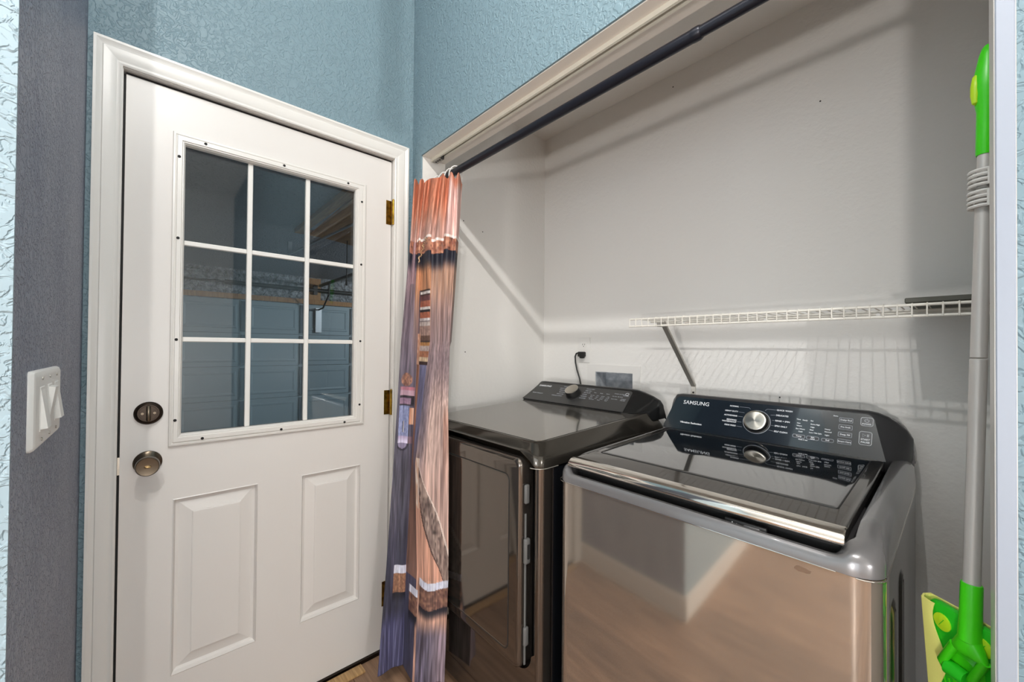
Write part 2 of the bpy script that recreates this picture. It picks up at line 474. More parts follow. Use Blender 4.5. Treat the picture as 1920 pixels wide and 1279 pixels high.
# slab: pieces around the window hole and the two embossed panels
wy0, wy1, wzb, wzt = -.790, -.212, .957, 1.897
py = [(-.787, -.562), (-.427, -.2095)]; pz0, pz1 = .254, .789
b = nb()
xb = XS - .044
box(b, xb, XS, YS0, YS1, wzt, ZS1); box(b, xb, XS, YS0, wy0, wzb, wzt); box(b, xb, XS, wy1, YS1, wzb, wzt)
box(b, xb, XS, YS0, YS1, pz1, wzb); box(b, xb, XS, YS0, YS1, ZS0, pz0)
box(b, xb, XS, YS0, py[0][0], pz0, pz1); box(b, xb, XS, py[0][1], py[1][0], pz0, pz1); box(b, xb, XS, py[1][1], YS1, pz0, pz1)
bmesh.ops.remove_doubles(b, verts=b.verts, dist=1e-5)
obj('slab', b, DOORW, door, 0)
for (a0, a1) in py:
    b = nb(); loops = []
    for ins, dep in ((0, 0), (.003, .002), (.008, -.010), (.016, -.0125), (.048, -.0045), (.0485, -.0025), (.052, -.0015)):
        loops.append([(XS + dep, a0 + ins, pz0 + ins), (XS + dep, a1 - ins, pz0 + ins), (XS + dep, a1 - ins, pz1 - ins), (XS + dep, a0 + ins, pz1 - ins)])
    loft(b, loops, cap0=False); obj('door_panel', b, DOORW, door, 0)
# lite frame
LO, LI = (-.800, -.2014, .9495, 1.9051), (-.770, -.2445, .985, 1.872)
def rect_loop(o, i, s, x): return [(x, o[0] + (i[0] - o[0]) * s, o[2] + (i[2] - o[2]) * s), (x, o[1] + (i[1] - o[1]) * s, o[2] + (i[2] - o[2]) * s), (x, o[1] + (i[1] - o[1]) * s, o[3] + (i[3] - o[3]) * s), (x, o[0] + (i[0] - o[0]) * s, o[3] + (i[3] - o[3]) * s)]
b = nb()
FP = [(0, 0), (0, .006), (.06, .009), (.22, .0105), (.28, .0085), (.33, .0085), (.38, .0125), (.72, .0135), (.80, .0105), (.86, .011), (1, .004), (1, -.012)]
loft(b, [rect_loop(LO, LI, s, XS + h) for s, h in FP], cap0=False, cap1=False)
lf = obj('lite_frame', b, TRIM, door, 25)
for (sy, sz) in ((-.721, 1.889), (-.499, 1.889), (-.276, 1.889), (-.2215, 1.83), (-.2215, 1.581), (-.2215, 1.278), (-.2215, 1.028), (-.279, .9655), (-.497, .9655), (-.718, .9655), (-.785, 1.029), (-.785, 1.273), (-.785, 1.581), (-.785, 1.829)):
    b = nb(); cyl(b, (XS + .009, sy, sz), (XS + .0142, sy, sz), .0042, n=12); obj('screw_hole', b, DARK, lf)
ym, zm = [-.770, -.596, -.4145, -.2445], [.985, 1.274, 1.573, 1.872]
for i in range(3):
    for j in range(3):
        b = nb(); box(b, XS - .019, XS - .015, ym[i] + .006 * (i > 0), ym[i + 1] - .006 * (i < 2), zm[j] + .006 * (j > 0), zm[j + 1] - .006 * (j < 2))
        obj('pane', b, GLASS, door, 0)
for i in (1, 2):
    b = nb(); box(b, XS - .025, XS - .007, ym[i] - .0075, ym[i] + .0075, zm[0], zm[3], .002, 1); obj('muntin', b, PLASTW, door)
for j in (1, 2):
    for i in range(3):
        b = nb(); box(b, XS - .025, XS - .0072, ym[i] + .0075 * (i > 0), ym[i + 1] - .0075 * (i < 2), zm[j] - .0075, zm[j] + .0075, .002, 1); obj('muntin', b, PLASTW, door)
# deadbolt and knob
db = obj('deadbolt', lathe(nb(), [(0, 0), (.033, 0), (.033, .006), (.030, .010), (.025, .0115), (.0245, .0085), (.0215, .0085), (.021, .010), (0, .010)], (XS, -.845, 1.056), (1, 0, 0), 40), BRONZE_D, door)
b = nb(); box(b, XS + .009, XS + .026, -.850, -.840, 1.034, 1.079, .003, 2); obj('thumb_turn', b, BRONZE, db)
for dy in (-.0135, .0135):
    b = nb(); cyl(b, (XS + .009, -.845 + dy, 1.056), (XS + .0118, -.845 + dy, 1.056), .0035, n=14); obj('screw', b, BRONZE, db)
kb = obj('door_knob', lathe(nb(), [(0, 0), (.033, 0), (.033, .005), (.028, .009), (.016, .012), (.0125, .018), (.0125, .03), (.016, .036), (.024, .043), (.0275, .052), (.0275, .06), (.0255, .066), (.0245, .0645), (0, .0625)], (XS, -.845, .912), (1, 0, 0), 44), BRONZE, door)
b = nb(); box(b, XS + .0615, XS + .070, -.8525, -.8375, .909, .915, .0028, 2); obj('lock_button', b, LOCKGOLD, kb)
# hinges
for hz in (1.818, 1.026, .235):
    b = nb(); cyl(b, (.004, -.0895, hz - .051), (.004, -.0895, hz + .051), .0062, n=14)
    for k in range(1, 5):
        zk = hz - .051 + .102 * k / 5; cyl(b, (.004, -.0895, zk - .0007), (.004, -.0895, zk + .0007), .0068, n=14)
    cyl(b, (.004, -.0895, hz + .051), (.004, -.0895, hz + .055), .0045, .003, n=12)
    h = obj('hinge', b, BRASS, door)
    b = nb(); box(b, XS - .001, XS + .0022, -.114, -.0905, hz - .05, hz + .05); obj('hinge_leaf', b, BRASS, h, 0)
# latch and strike
b = nb(); box(b, XS - .03, XS - .006, YS0 - .004, YS0 + .001, 1.03, 1.085); obj('latch_plate', b, BRONZE, door, 0)
b = nb(); box(b, XS - .03, XS - .002, YS0 - .005, YS0 + .001, .885, .935); obj('latch_plate', b, NICKEL, door, 0)

# ------------------------------------------------------------------ the garage seen through the panes
XG = -6.0; ZGF, ZGC = -.14, 2.47; GY0, GY1 = -1.6, 4.6
b = nb(); box(b, XG - .2, -.12, GY0, GY1, ZGF - .1, ZGF); struct('floor_garage', b, CONC, 'grey concrete floor of the garage beyond the door glass', 'floor')
b = nb(); box(b, XG - .2, -.12, GY0, GY1, ZGC, ZGC + .1); struct('ceiling_garage', b, GCEIL, 'dim textured garage ceiling seen through the door glass', 'ceiling')
b = nb(); box(b, XG - .2, -.12, GY0 - .1, GY0, ZGF, ZGC); struct('wall_garage_left', b, GWALL, 'garage side wall', 'wall')
b = nb(); box(b, XG - .2, -.12, GY1, GY1 + .1, ZGF, ZGC); struct('wall_garage_right', b, GWALL, 'far garage side wall', 'wall')
b = nb(); box(b, -.12, -.02, YB + .1, GY1, ZGF, ZGC + .1); box(b, -.12, -.02, GY0, YW - .12, ZGF, ZGC + .1); box(b, -.12, -.02, YW - .12, YW, 0, ZGC + .1) if False else None
struct('wall_garage_near', b, GWALL, 'garage wall shared with the house', 'wall')
b = nb(); box(b, XG - .2, XG, GY0, GY1, 1.99, ZGC); box(b, XG - .2, XG, GY0, -1.49, ZGF, 1.99); box(b, XG - .2, XG, 3.76, GY1, ZGF, 1.99)
struct('wall_garage_front', b, GWALL, 'mottled plaster wall above the overhead garage door', 'wall')
b = nb(); box(b, XG - .2, XG - .06, -1.49, 3.76, ZGF, 1.99); struct('garage_light_block', b, GMETAL, 'added dark sheet blocking light behind the garage door sections', 'wall')  # added sheet, stops outside light leaking between the door sections
G0, G1 = -1.47, 3.74
GSTILE = mat('garage_door_stile', rgb(70, 84, 92), .5)
gd = thing('garage_door', 'blue-grey sectional garage door with raised panels seen through the glass', 'garage door', (XG, 1.3, ZGF))
for k in range(4):
    z0 = ZGF + .533 * k; z1 = z0 + .527
    b = nb(); box(b, XG - .05, XG, G0, G1, z0, z1); sec = obj('door_section', b, GDOOR, gd, 0)
    n = 6; pit = (G1 - G0) / n
    for i in range(n):
        c0 = G0 + pit * i + .09; c1 = G0 + pit * (i + 1) - .09
        b = nb(); loops = []
        for ins, dep in ((0, 0), (.012, .010), (.03, .010), (.05, .002)):
            loops.append([(XG + dep + .001, c0 + ins, z0 + .07 + ins), (XG + dep + .001, c1 - ins, z0 + .07 + ins), (XG + dep + .001, c1 - ins, z1 - .07 - ins), (XG + dep + .001, c0 + ins, z1 - .07 - ins)])
        loft(b, loops, cap0=False); obj('raised_panel', b, GDOOR, sec, 12)
    for i in range(1, n):
        yy = G0 + pit * i
        b = nb(); box(b, XG + .0, XG + .03, yy - .035, yy + .035, z0 + .02, z1 - .02); obj('stile', b, GSTILE, sec, 0)
b = nb(); box(b, XG + .002, XG + .04, -1.34, 3.89, 1.996, 2.075); o = obj('header_board', b, PLY, None, 0, origin=(XG, 1.3, 1.985)); tag(o, 'brown timber board along the top of the garage door', 'board')
sp = thing('torsion_spring', 'dark torsion spring bar above the garage door', 'spring', (XG, 1.3, 2.2))
b = nb(); cyl(b, (XG + .09, -1.4, 2.24), (XG + .09, 4.1, 2.24), .016, n=12); obj('shaft', b, GMETAL, sp)
b = nb(); cyl(b, (XG + .09, -.0, 2.24), (XG + .09, 2.7, 2.24), .034, n=16); obj('coil', b, GMETAL, sp)
b = nb(); box(b, XG + .0, XG + .05, 1.22, 1.42, 2.075, ZGC - .02); obj('mounting_block', b, PLY, sp, 0)
b = nb(); box(b, XG + .05, XG + .12, 1.29, 1.35, 2.16, 2.32); obj('bearing_plate', b, GMETAL, sp, 0)
op = thing('door_opener', 'dark garage door opener rail with bent arm hanging from the ceiling', 'door opener', (-4, 1.35, 2.3))
b = nb(); box(b, XG + .1, -2.0, 1.37, 1.41, 2.30, 2.34); obj('rail', b, GMETAL, op, 0)
b = nb(); tube(b, [(-5.4, 1.39, 2.3), (-5.42, 1.39, 2.12), (-5.7, 1.39, 1.92), (-5.95, 1.39, 1.9)], .014, 8); obj('arm', b, GMETAL, op)
b = nb(); box(b, XG + .02, XG + .06, 1.34, 1.44, 1.5, 1.93); obj('door_bracket', b, GRAIL, op, 0)
b = nb(); box(b, -2.3, -1.95, 1.2, 1.55, 2.2, 2.4, .03); obj('motor_housing', b, GMETAL, op)
for xx in (-2.25, -2.0):
    b = nb(); box(b, xx - .01, xx + .01, 1.37, 1.39, 2.38, ZGC); obj('hanger', b, GRAIL, op, 0)
b = nb(); tube(b, [(-4.35, 1.39, 2.3), (-4.35, 1.39, 1.92)], .004, 6); obj('release_cord', b, BLACKP, op)
b = nb(); tube(b, [(-4.35, 1.39, 1.93), (-4.35, 1.39, 1.84)], .012, 8); obj('release_handle', b, BLACKP, op)
ah = thing('attic_hatch', 'brown plywood attic hatch hanging slightly open on the garage ceiling', 'hatch', (-2.3, .75, ZGC))
b = nb()
v = [(-2.9, .40, 2.44), (-1.55, .34, 2.44), (-1.55, 1.1, 2.33), (-2.75, 1.1, 2.33)]
loft(b, [v, [(p[0], p[1], p[2] - .02) for p in v]]); obj('hatch_panel', b, PLY, ah, 0)
b = nb(); box(b, -2.98, -2.9, .32, 1.15, 2.43, ZGC); box(b, -2.98, -1.45, .26, .34, 2.43, ZGC); obj('hatch_trim', b, PLY, ah, 0)
b = nb(); tube(b, [(-3.6, .36, 2.33), (-1.6, .50, 2.33)], .012, 8); obj('ladder_rail', b, GRAIL, ah)
b = nb(); tube(b, [(-2.7, .70, 2.42), (-2.7, .70, 1.93)], .005, 6); obj('pull_cord', b, BLACKP, ah)
b = nb(); tube(b, [(-2.7, .70, 1.96), (-2.7, .70, 1.90)], .012, 8); obj('pull_handle', b, BLACKP, ah)
b = nb(); box(b, -3.6, -3.57, .34, .38, 2.33, ZGC); obj('ladder_bracket', b, GRAIL, ah, 0)
b = nb(); box(b, -1.63, -1.6, .48, .52, 2.33, ZGC); obj('ladder_bracket', b, GRAIL, ah, 0)

# ------------------------------------------------------------------ dryer
DX0, DX1, DY0, DY1 = .080, .762, .012, .775
dr = thing('dryer', 'dark stainless front-loading dryer behind the curtain, left of the washer', 'dryer', ((DX0 + DX1) / 2, .39, 0))
def rr3(x0, x1, y0, y1, r, z, seg=6, ne=1): return [(px, py_, z) for px, py_ in rrect(x0, x1, y0, y1, r, seg, ne)]
b = nb()
loft(b, [rr3(DX0, DX1, DY0 + .05, DY1, .02, .04), rr3(DX0, DX1, DY0 + .05, DY1, .02, .90)])
obj('body', b, DSIDE, dr)
# front panel: outline with the door recess hole, built as strips with rounded posts
b = nb()
ch0, ch1, cz0, cz1 = .115, .7275, .285, .945
post = rrect(DX1 - .0345, DX1, DY0, DY0 + .06, .017, 8)
loft(b, [[(x, y, .04) for x, y in post], [(x, y, .902) for x, y in post]])
post = rrect(DX0, DX0 + .03, DY0, DY0 + .06, .014, 6)
loft(b, [[(x, y, .04) for x, y in post], [(x, y, .902) for x, y in post]])
# lower front with a concave rounded corner under the handle channel
out = [(DX0 + .02, .04), (DX1 - .017, .04), (DX1 - .017, .36)]
r = .06
for k in range(9):
    a = -PI / 2 * k / 8
    out.append((ch1 - r + r * math.cos(a), cz0 + r + r * math.sin(a)))
out.append((DX0 + .02, cz0))
loft(b, [[(x, DY0, z) for x, z in out], [(x, DY0 + .05, z) for x, z in out]])
obj('front_panel', b, DSTEEL, dr)
b = nb(); box(b, ch0 - .03, ch1 + .005, DY0 + .046, DY0 + .052, cz0 + .0, cz1); obj('door_recess', b, DARK, dr, 0)
# door
b = nb()
dx0, dx1, dz0, dz1 = .108, .701, .297, .926
yf = -.014
loops = []
for ins, yy in ((.0, DY0 + .03), (0, yf + .014), (.0015, yf + .006), (.006, yf + .0015), (.012, yf)):
    loops.append([(x, yy, z) for x, z in rrect(dx0 + ins, dx1 - ins, dz0 + ins, dz1 - ins, .022, 6)])
loft(b, loops)
dd = obj('dryer_door', b, DSTEEL, dr, 40)
ix0, ix1, iz0, iz1 = .155, .650, .338, .866
b = nb(); loops = []
for ins, yy in ((-.003, yf - .0003), (-.002, yf - .0012), (.0, yf - .0012), (.001, yf - .0006)):
    loops.append([(x, yy, z) for x, z in rrect(ix0 + ins, ix1 - ins, iz0 + ins, iz1 - ins, .018, 6)])
loft(b, loops); obj('inset_panel', b, DSTEEL, dd, 20)
b = nb(); pts = rrect(ix0 - .0035, ix1 + .0035, iz0 - .0035, iz1 + .0035, .021, 6)
tube(b, [(x, yf - .0002, z) for x, z in pts], .0017, 6, closed=True); obj('inset_groove', b, DARK, dd)
for z0, z1 in ((.79, .848), (.368, .424)):
    b = nb(); box(b, .7015, .7125, .000, .018, z0, z1, .005, 3); obj('bumper', b, PADG, dd, label='light grey bumper pad')
b = nb(); box(b, .7015, .7065, .004, .012, .31, .76, .002, 1); obj('door_edge_strip', b, PADG, dd)
b = nb(); box(b, .7015, .716, -.002, .020, .612, .688, .006, 3); lt = obj('latch_catch', b, PADG, dd)
b = nb(); box(b, .7155, .7172, .004, .014, .628, .672, .002, 1); obj('latch_slot', b, DARK, lt)
# top cover with skirt
def prof_top(bm_loops, X0, X1, Y0, Y1, spec, nseg=6, ne=1):
    L = []
    for ins, z, r, tilt in spec:
        L.append([(x, yy, z + tilt * (yy - Y0)) for x, yy in rrect(X0 + ins, X1 - ins, Y0 + ins, Y1 - ins, max(r - ins, .004), nseg, ne)])
    return L
b = nb()
L = prof_top(None, DX0, DX1, .002, DY1, [(0.006, .902, .035, 0), (0, .904, .035, 0), (0, .925, .035, 0), (.004, .938, .035, .005), (.014, .949, .035, .015), (.026, .966, .04, .035), (.031, .9705, .042, .04), (.036, .9715, .044, .04)], 8)
# front lip arches up between the corner posts
LL = []
for i, lp in enumerate(L):
    q = []
    for (x, yy, z) in lp:
        if i < 3 and yy < .02:
            e = min((x - DX0) / .06, (DX1 - x) / .06, 1.0)
            e = max(0, e); e = e * e * (3 - 2 * e)
            z = z + (.945 - z) * e * (1 - i / 3.0) if i < 2 else z + (.947 - z) * e
        q.append((x, yy, z))
    LL.append(q)
# denser front edge so the arch is smooth
def dens(x0, x1, y0, y1, r): return rrect(x0, x1, y0, y1, r, 8, 14)
specs = [(0.006, .902, .035, 0), (0, .904, .035, 0), (0, .922, .035, 0), (.004, .938, .035, .005), (.014, .949, .035, .015), (.026, .966, .04, .035), (.031, .9705, .042, .04), (.036, .9715, .044, .04)]
LL = []
for i, (ins, z, r, tl) in enumerate(specs):
    q = []
    for (x, yy) in dens(DX0 + ins, DX1 - ins, .002 + ins, DY1 - ins, r):
        zz = z + tl * (yy - .002)
        if i < 4 and yy < .03:
            e = max(0, min((x - DX0 - .01) / .05, (DX1 - .012 - x) / .05, 1)); e = e * e * (3 - 2 * e)
            tgt = (.9435, .945, .9465, .9475)[i]
            zz = zz + (max(tgt, zz) - zz) * e
        q.append((x, yy, zz))
    LL.append(q)
loft(b, LL)
tp = obj('top_cover', b, DSKIRT, dr, 30)
b = nb(); q = dens(DX0 + .038, DX1 - .038, .040, .60, .03)
loft(b, [[(x, yy, .9712 + .04 * (yy - .002)) for x, yy in q], [(x, yy, .9728 + .04 * (yy - .002)) for x, yy in q]])
obj('top_plate', b, DTOP, tp, 30)
b = nb()
tube(b, [(x, yy, .9025) for x, yy in dens(DX0 - .0002, DX1 + .0002, .0018, DY1, .035) if yy < .12 and x > .70], .0012, 6)
obj('seam_line', b, STEELB, tp)
# console: loft along X
def console(name, parent, secs, m, yback, zb):
    b = nb(); loops = []
    for (X, ybt, zbt, ytp, ztp, rd) in secs:
        pr = [(ybt, zbt)]
        pr += [(ybt + (ytp - ybt) * k / 6, zbt + (ztp - zbt) * k / 6) for k in range(1, 6)]
        pr += [(ytp, ztp), (ytp + rd * .25, ztp + rd * .28), (ytp + rd * .7, ztp + rd * .42), (ytp + rd * 1.3, ztp + rd * .36), (yback - .02, ztp - .012), (yback - .004, ztp - .04), (yback, min(ztp - .06, zb + .05)), (yback, zb - .02), (ybt, zb - .02)]
        loops.append([(X, a, c) for a, c in pr])
    loft(b, loops); return obj(name, b, m, parent, 32)
dsec = [(.082, .655, .998, .735, 1.030, .012), (.085, .615, .998, .718, 1.052, .014), (.092, .592, .999, .706, 1.068, .016), (.108, .586, 1.0, .702, 1.0755, .018), (.13, .585, 1.0, .70, 1.077, .018),
        (.640, .585, 1.0, .70, 1.077, .018), (.662, .586, 1.0, .702, 1.0755, .018), (.690, .610, .999, .708, 1.068, .016), (.722, .650, .998, .716, 1.056, .014), (.748, .685, .996, .728, 1.040, .012), (.757, .71, .994, .737, 1.022, .01)]
dc = console('console', dr, dsec, DCHEEK, DY1, .99)
def face_matrix(a, c, X, v, up=.0012):
    """matrix taking text plane (x right, y up, z out) to a point on the sloped face through (y,z)=a..c"""
    d = Vector((0, c[0] - a[0], c[1] - a[1])).normalized()
    n = Vector((0, -d.z, d.y))
    o = Vector((X, a[0], a[1])) + d * v + n * up
    return Matrix((Vector((1, 0, 0)), d, n)).transposed().to_4x4() if False else Matrix.Translation(o) @ Matrix((Vector((1, 0, 0)), d, n)).transposed().to_4x4()
def on_face(a, c, X, v, up=0.):
    return face_matrix(a, c, X, v, up).translation
def face_panel(name, parent, m, a, c, outline, up=.0015, th=.003):
    b = nb()
    loft(b, [[on_face(a, c, X, v, up - th) for X, v in outline], [on_face(a, c, X, v, up) for X, v in outline]])
    return obj(name, b, m, parent, 30)
DA, DC = (.585, 1.0), (.70, 1.075)
def trap(xb0, xb1, xt0, xt1, v0, v1, r):
    pts = [(xb0, v0), (xb1, v0)]
    for k in range(6):
        s = k / 5; a = s * PI / 2
        pts.append((xt1 - r + r * math.cos(a), v1 - r + r * math.sin(a)))
    for k in range(6):
        s = k / 5; a = PI / 2 + s * PI / 2
        pts.append((xt0 + r + r * math.cos(a), v1 - r + r * math.sin(a)))
    return pts
face_panel('console_face', dc, DCONS, DA, DC, trap(.092, .668, .112, .652, .002, .136, .016), .0018)
b = nb(); text_into(b, 'SAMSUNG', .0165, face_matrix(DA, DC, .165, .1125, .003), bold=.0006, xs=1.08)
obj('brand_lettering', b, PRINT, dc, 0)
b = nb()
def T(s, X, v, size=.0075, align='CENTER', A=DA, Cc=DC, up=.003, bold=.00022, xs=1.0): text_into(b, s, size, face_matrix(A, Cc, X, v, up), align, bold, xs)
T('Multi Steam+', .158, .0535, .0105, bold=.0003, xs=1.25)
for i, s in enumerate(('NORMAL', 'HEAVY DUTY', 'PERM PRESS', 'BEDDING', 'DELICATES', 'WRINKLE AWAY')):
    T(s, .318 if i < 5 else .318, .121 - .0142 * i, .0085, 'RIGHT')
for i, s in enumerate(('QUICK DRY', 'TIME DRY', 'AIR FLUFF', 'STEAM', 'REFRESH', 'SANITIZE')):
    T(s, .418, .121 - .0135 * i, .0085, 'LEFT')
for i, s in enumerate(('Time', 'Ready', 'Sensor')): T(s, .478 + .034 * i, .1005, .0065)
for i, c in enumerate((('Very Dry', 'More', 'Normal'), ('High', 'Med', 'Low'), ('60 min', '50 min', '40 min'), ('Max', '30 min', '20 min'))):
    for j, s in enumerate(c): T(s, .475 + .028 * i, .081 - .0095 * j, .006)
for i, s in enumerate(('Dry Level', 'Temp', 'Time')): T(s, .485 + .037 * i, .054, .0065)
for i, s in enumerate(('Wrinkle', 'Anti Static', 'Eco Dry', 'My Cycle')): T(s, .585 + .0 * i if i % 2 == 0 else .612, .108 - .018 * (i // 2), .0065)
T('Smart Care', .592, .072, .0065); T('START', .634, .076, .008); T('PAUSE', .634, .068, .008); T('POWER', .634, .100, .0075)
tag(obj('printed_legend', b, PRINTG, dc, 0), kind='stuff')
b = nb()
pw = [on_face(DA, DC, .634 + .0075 * math.cos(a * PI / 12), .112 + .0075 * math.sin(a * PI / 12), .003) for a in range(24)]
tube(b, pw, .0008, 5, closed=True); obj('power_symbol', b, PRINT, dc)
def knob(parent, A, Cc, X, v, R0, R1, H, capm):
    n = face_matrix(A, Cc, X, v).to_3x3().col[2]
    o = on_face(A, Cc, X, v)
    k = obj('cycle_knob', lathe(nb(), [(0, 0), (R0 + .003, 0), (R0 + .003, .003), (R0, .004), (R0 * .98, H - .006), (R1, H - .003)], o, n, 44), BLACKP, parent)
    obj('knob_cap', lathe(nb(), [(R1 + .0004, H - .0045), (R1, H - .001), (R1 - .0015, H), (R1 - .005, H + .0004), (0, H + .0006)], o, n, 44), capm, k, label='brushed metal cap')
    return k, n
def knob_cap_mat():
    m = mat('brushed_knob_cap', rgb(205, 200, 190), .28, 1.0); p = m.node_tree.nodes['Principled BSDF']
    p.inputs['Anisotropic'].default_value = .8
    tg = m.node_tree.nodes.new('ShaderNodeTangent'); tg.direction_type = 'RADIAL'; tg.axis = 'Y'
    m.node_tree.links.new(tg.outputs[0], p.inputs['Tangent'])
    return m
KCAP = knob_cap_mat()
k, n_ = knob(dc, DA, DC, .372, .0745, .035, .0325, .034, KCAP)
b = nb(); o_ = on_face(DA, DC, .388, .048, .004); box(b, o_.x - .0022, o_.x + .0022, o_.y - .003, o_.y + .003, o_.z - .0, o_.z + .02, .001, 1)
obj('knob_pointer', b, NICKEL, k)

# ------------------------------------------------------------------ washer
SCUFF = mat('scuff', rgb(112, 88, 70), .5)
def hsh_(i): return math.sin(i * 12.9898) * 43758.5453 % 1
WX0, WX1, WY0, WY1 = .806, 1.484, .030, .780
wa = thing('washer', 'silver top-loading washer with dark glass lid beside the dryer', 'washing machine', ((WX0 + WX1) / 2, .40, 0))
b = nb(); loft(b, [rr3(WX0 + .002, WX1 - .002, WY0 + .07, WY1, .012, .03), rr3(WX0 + .002, WX1 - .002, WY0 + .07, WY1, .012, .884)])
# embossed ribs pressed in the right side
body = obj('body', b, WSIDE, wa)
for (y0, y1) in ((.150, .215), (.305, .365)):
    b = nb(); loops = []
    for ins, xx in ((0, WX1 - .002), (.006, WX1 + .0015), (.016, WX1 + .0025)):
        loops.append([(xx, a, c) for a, c in rrect(y0 + ins, y1 - ins, .10 + ins, .80 - ins, .02, 5)])
    loft(b, loops, cap0=False); obj('side_rib', b, DSKIRT, body, 50)
b = nb()
fr = rrect(WX0, WX1, WY0, WY0 + .12, .042, 10)
loft(b, [[(x, yy, .03) for x, yy in fr], [(x, yy, .884) for x, yy in fr]])
obj('front_panel', b, WSTEEL, wa, 30)
# top cover: rounded tub shape with a notch in the front for the lid handle
def wd(ins, r): return rrect(WX0 - .001 + ins, WX1 + .001 - ins, WY0 - .004 + ins, WY1 - ins, r, 10, 24)
specs = [(.004, .884, .042), (0, .886, .046), (0, .905, .048), (.003, .922, .048), (.008, .934, .048), (.016, .9425, .046), (.024, .9455, .040), (.030, .9460, .034), (.0335, .944, .028), (.035, .915, .027), (.040, .898, .024)]
zlip = [None, None, .8985, .9045, .9085, .9085, .906, .900, .896, .893, .890]
b = nb(); loops = []
for i, (ins, z, r) in enumerate(specs):
    q = []
    for x, yy in wd(ins, r):
        zz = z + (.016 * max(0, yy - .1) / .6 if 3 <= i <= 8 else 0)
        if i >= 3:
            q_ = max(0, min(1, (.15 - yy) / .13)); zz -= (0, 0, 0, .006, .012, .017, .020, .021, .021, .008, .0)[i] * q_ * q_ * (3 - 2 * q_)
        if i >= 2 and yy < WY0 + .055:
            e = min((x - WX0 - .022) / .025, (WX1 - .036 - x) / .025, 1); e = max(0, e)
            e *= max(0, min(1, (WY0 + .075 - yy) / .03)); e = e * e * (3 - 2 * e)
            zz = zz + (zlip[i] - zz) * e
        if i >= 6: x -= .008 * min(1, (i - 5) / 2)
        q.append((x, yy, zz))
    loops.append(q)
loft(b, loops)
tc_ = obj('top_cover', b, WGREY, wa, 38)
b = nb(); tube(b, [(x, yy, .8852) for x, yy in wd(.0, .034) if yy < .745], .0012, 6); obj('seam_line', b, CHROME, tc_)
# detergent jet badge under the handle
jb = obj('jet_panel', box(nb(), 1.243, 1.318, .050, .0585, .8935, .9125, .002, 2), BLACKP, tc_)
b = nb(); text_into(b, 'Jet', .0105, Matrix.Translation((1.262, .0497, .9035)) @ Matrix.Rotation(PI / 2, 4, 'X'), bold=.0004); obj('jet_lettering', b, PRINT, jb, 0)
obj('jet_button', box(nb(), 1.279, 1.307, .0475, .051, .8985, .9085, .0015, 2), WGREY, jb)
# lid
lx0, lx1, ly0, ly1 = .8335, 1.4325, .062, .634
def lz(y): return .9455 + .018 * (y - .06) / .57
ld = thing('lid_tmp', 'x', 'x', (0, 0, 0)); bpy.data.objects.remove(ld)
b = nb(); loops = []
for ins, dz, r in ((.004, -.022, .012), (.0, -.018, .014), (0, -.004, .014), (.002, -.001, .014), (.005, 0, .014)):
    loops.append([(x, yy, lz(yy) + dz) for x, yy in rrect(lx0 + ins, lx1 - ins, ly0 + ins, ly1 - ins, r, 6, 10)])
loft(b, loops); lid = obj('lid', b, LIDF, wa, 30)
b = nb(); loops = []
gx0, gx1, gy0, gy1 = .862, 1.405, .165, .60
for ins, dz, r in ((0, .0002, .006), (.004, .0016, .006), (.008, .0018, .006)):
    loops.append([(x, yy, lz(yy) + dz) for x, yy in rrect(gx0 + ins, gx1 - ins, gy0 + ins, gy1 - ins, r, 6, 6)])
loft(b, loops); obj('lid_glass', b, LIDG, lid, 30)
b = nb(); pts = rrect(gx0 - .002, gx1 + .002, gy0 - .002, gy1 + .002, .007, 6, 6)
tube(b, [(x, yy, lz(yy) + .0002) for x, yy in pts], .0014, 6, closed=True); obj('glass_gasket', b, BLACKP, lid)
# handle bar: swept chrome profile
hp = [(.078, .9475), (.066, .9470), (.056, .9440), (.0485, .9385), (.0445, .9315), (.0445, .9270), (.047, .9240), (.052, .9240), (.060, .927), (.070, .932)]
b = nb(); loops = []
for X, s in ((.8325, .90), (.8345, 1), (1.431, 1), (1.4335, .93)):
    loops.append([(X, .060 + (a - .060) * s, .930 + (c - .930) * s) for a, c in hp])
loft(b, loops); obj('handle', b, CHROME, lid, 40, label='chrome handle bar along the lid front')
b = nb(); box(b, WX0 + .045, WX1 - .055, .074, .085, .895, .932); obj('finger_recess', b, BLACKP, tc_, 0)
b = nb(); text_into(b, 'MAX', .007, Matrix.Translation((1.4195, .52, lz(.52) + .0005)) @ Matrix.Rotation(-.2, 4, 'Z')); text_into(b, 'LOCK', .006, Matrix.Translation((1.4185, .505, lz(.505) + .0005)) @ Matrix.Rotation(-.2, 4, 'Z'))
bmesh.ops.delete(b, geom=b.verts[:], context='VERTS') if False else None
b.free()
# scuff on the front
b = nb(); loft(b, [[(1.379 + (.011 * math.cos(a * PI / 8)) * (1 + .35 * hsh_(a)), WY0 - dy, .868 + (.0035 * math.sin(a * PI / 8)) * (1 + .6 * hsh_(a + 5)) + .0) for a in range(16)] for dy in (0, .0003)]); obj('scuff_mark', b, SCUFF, wa, 0)
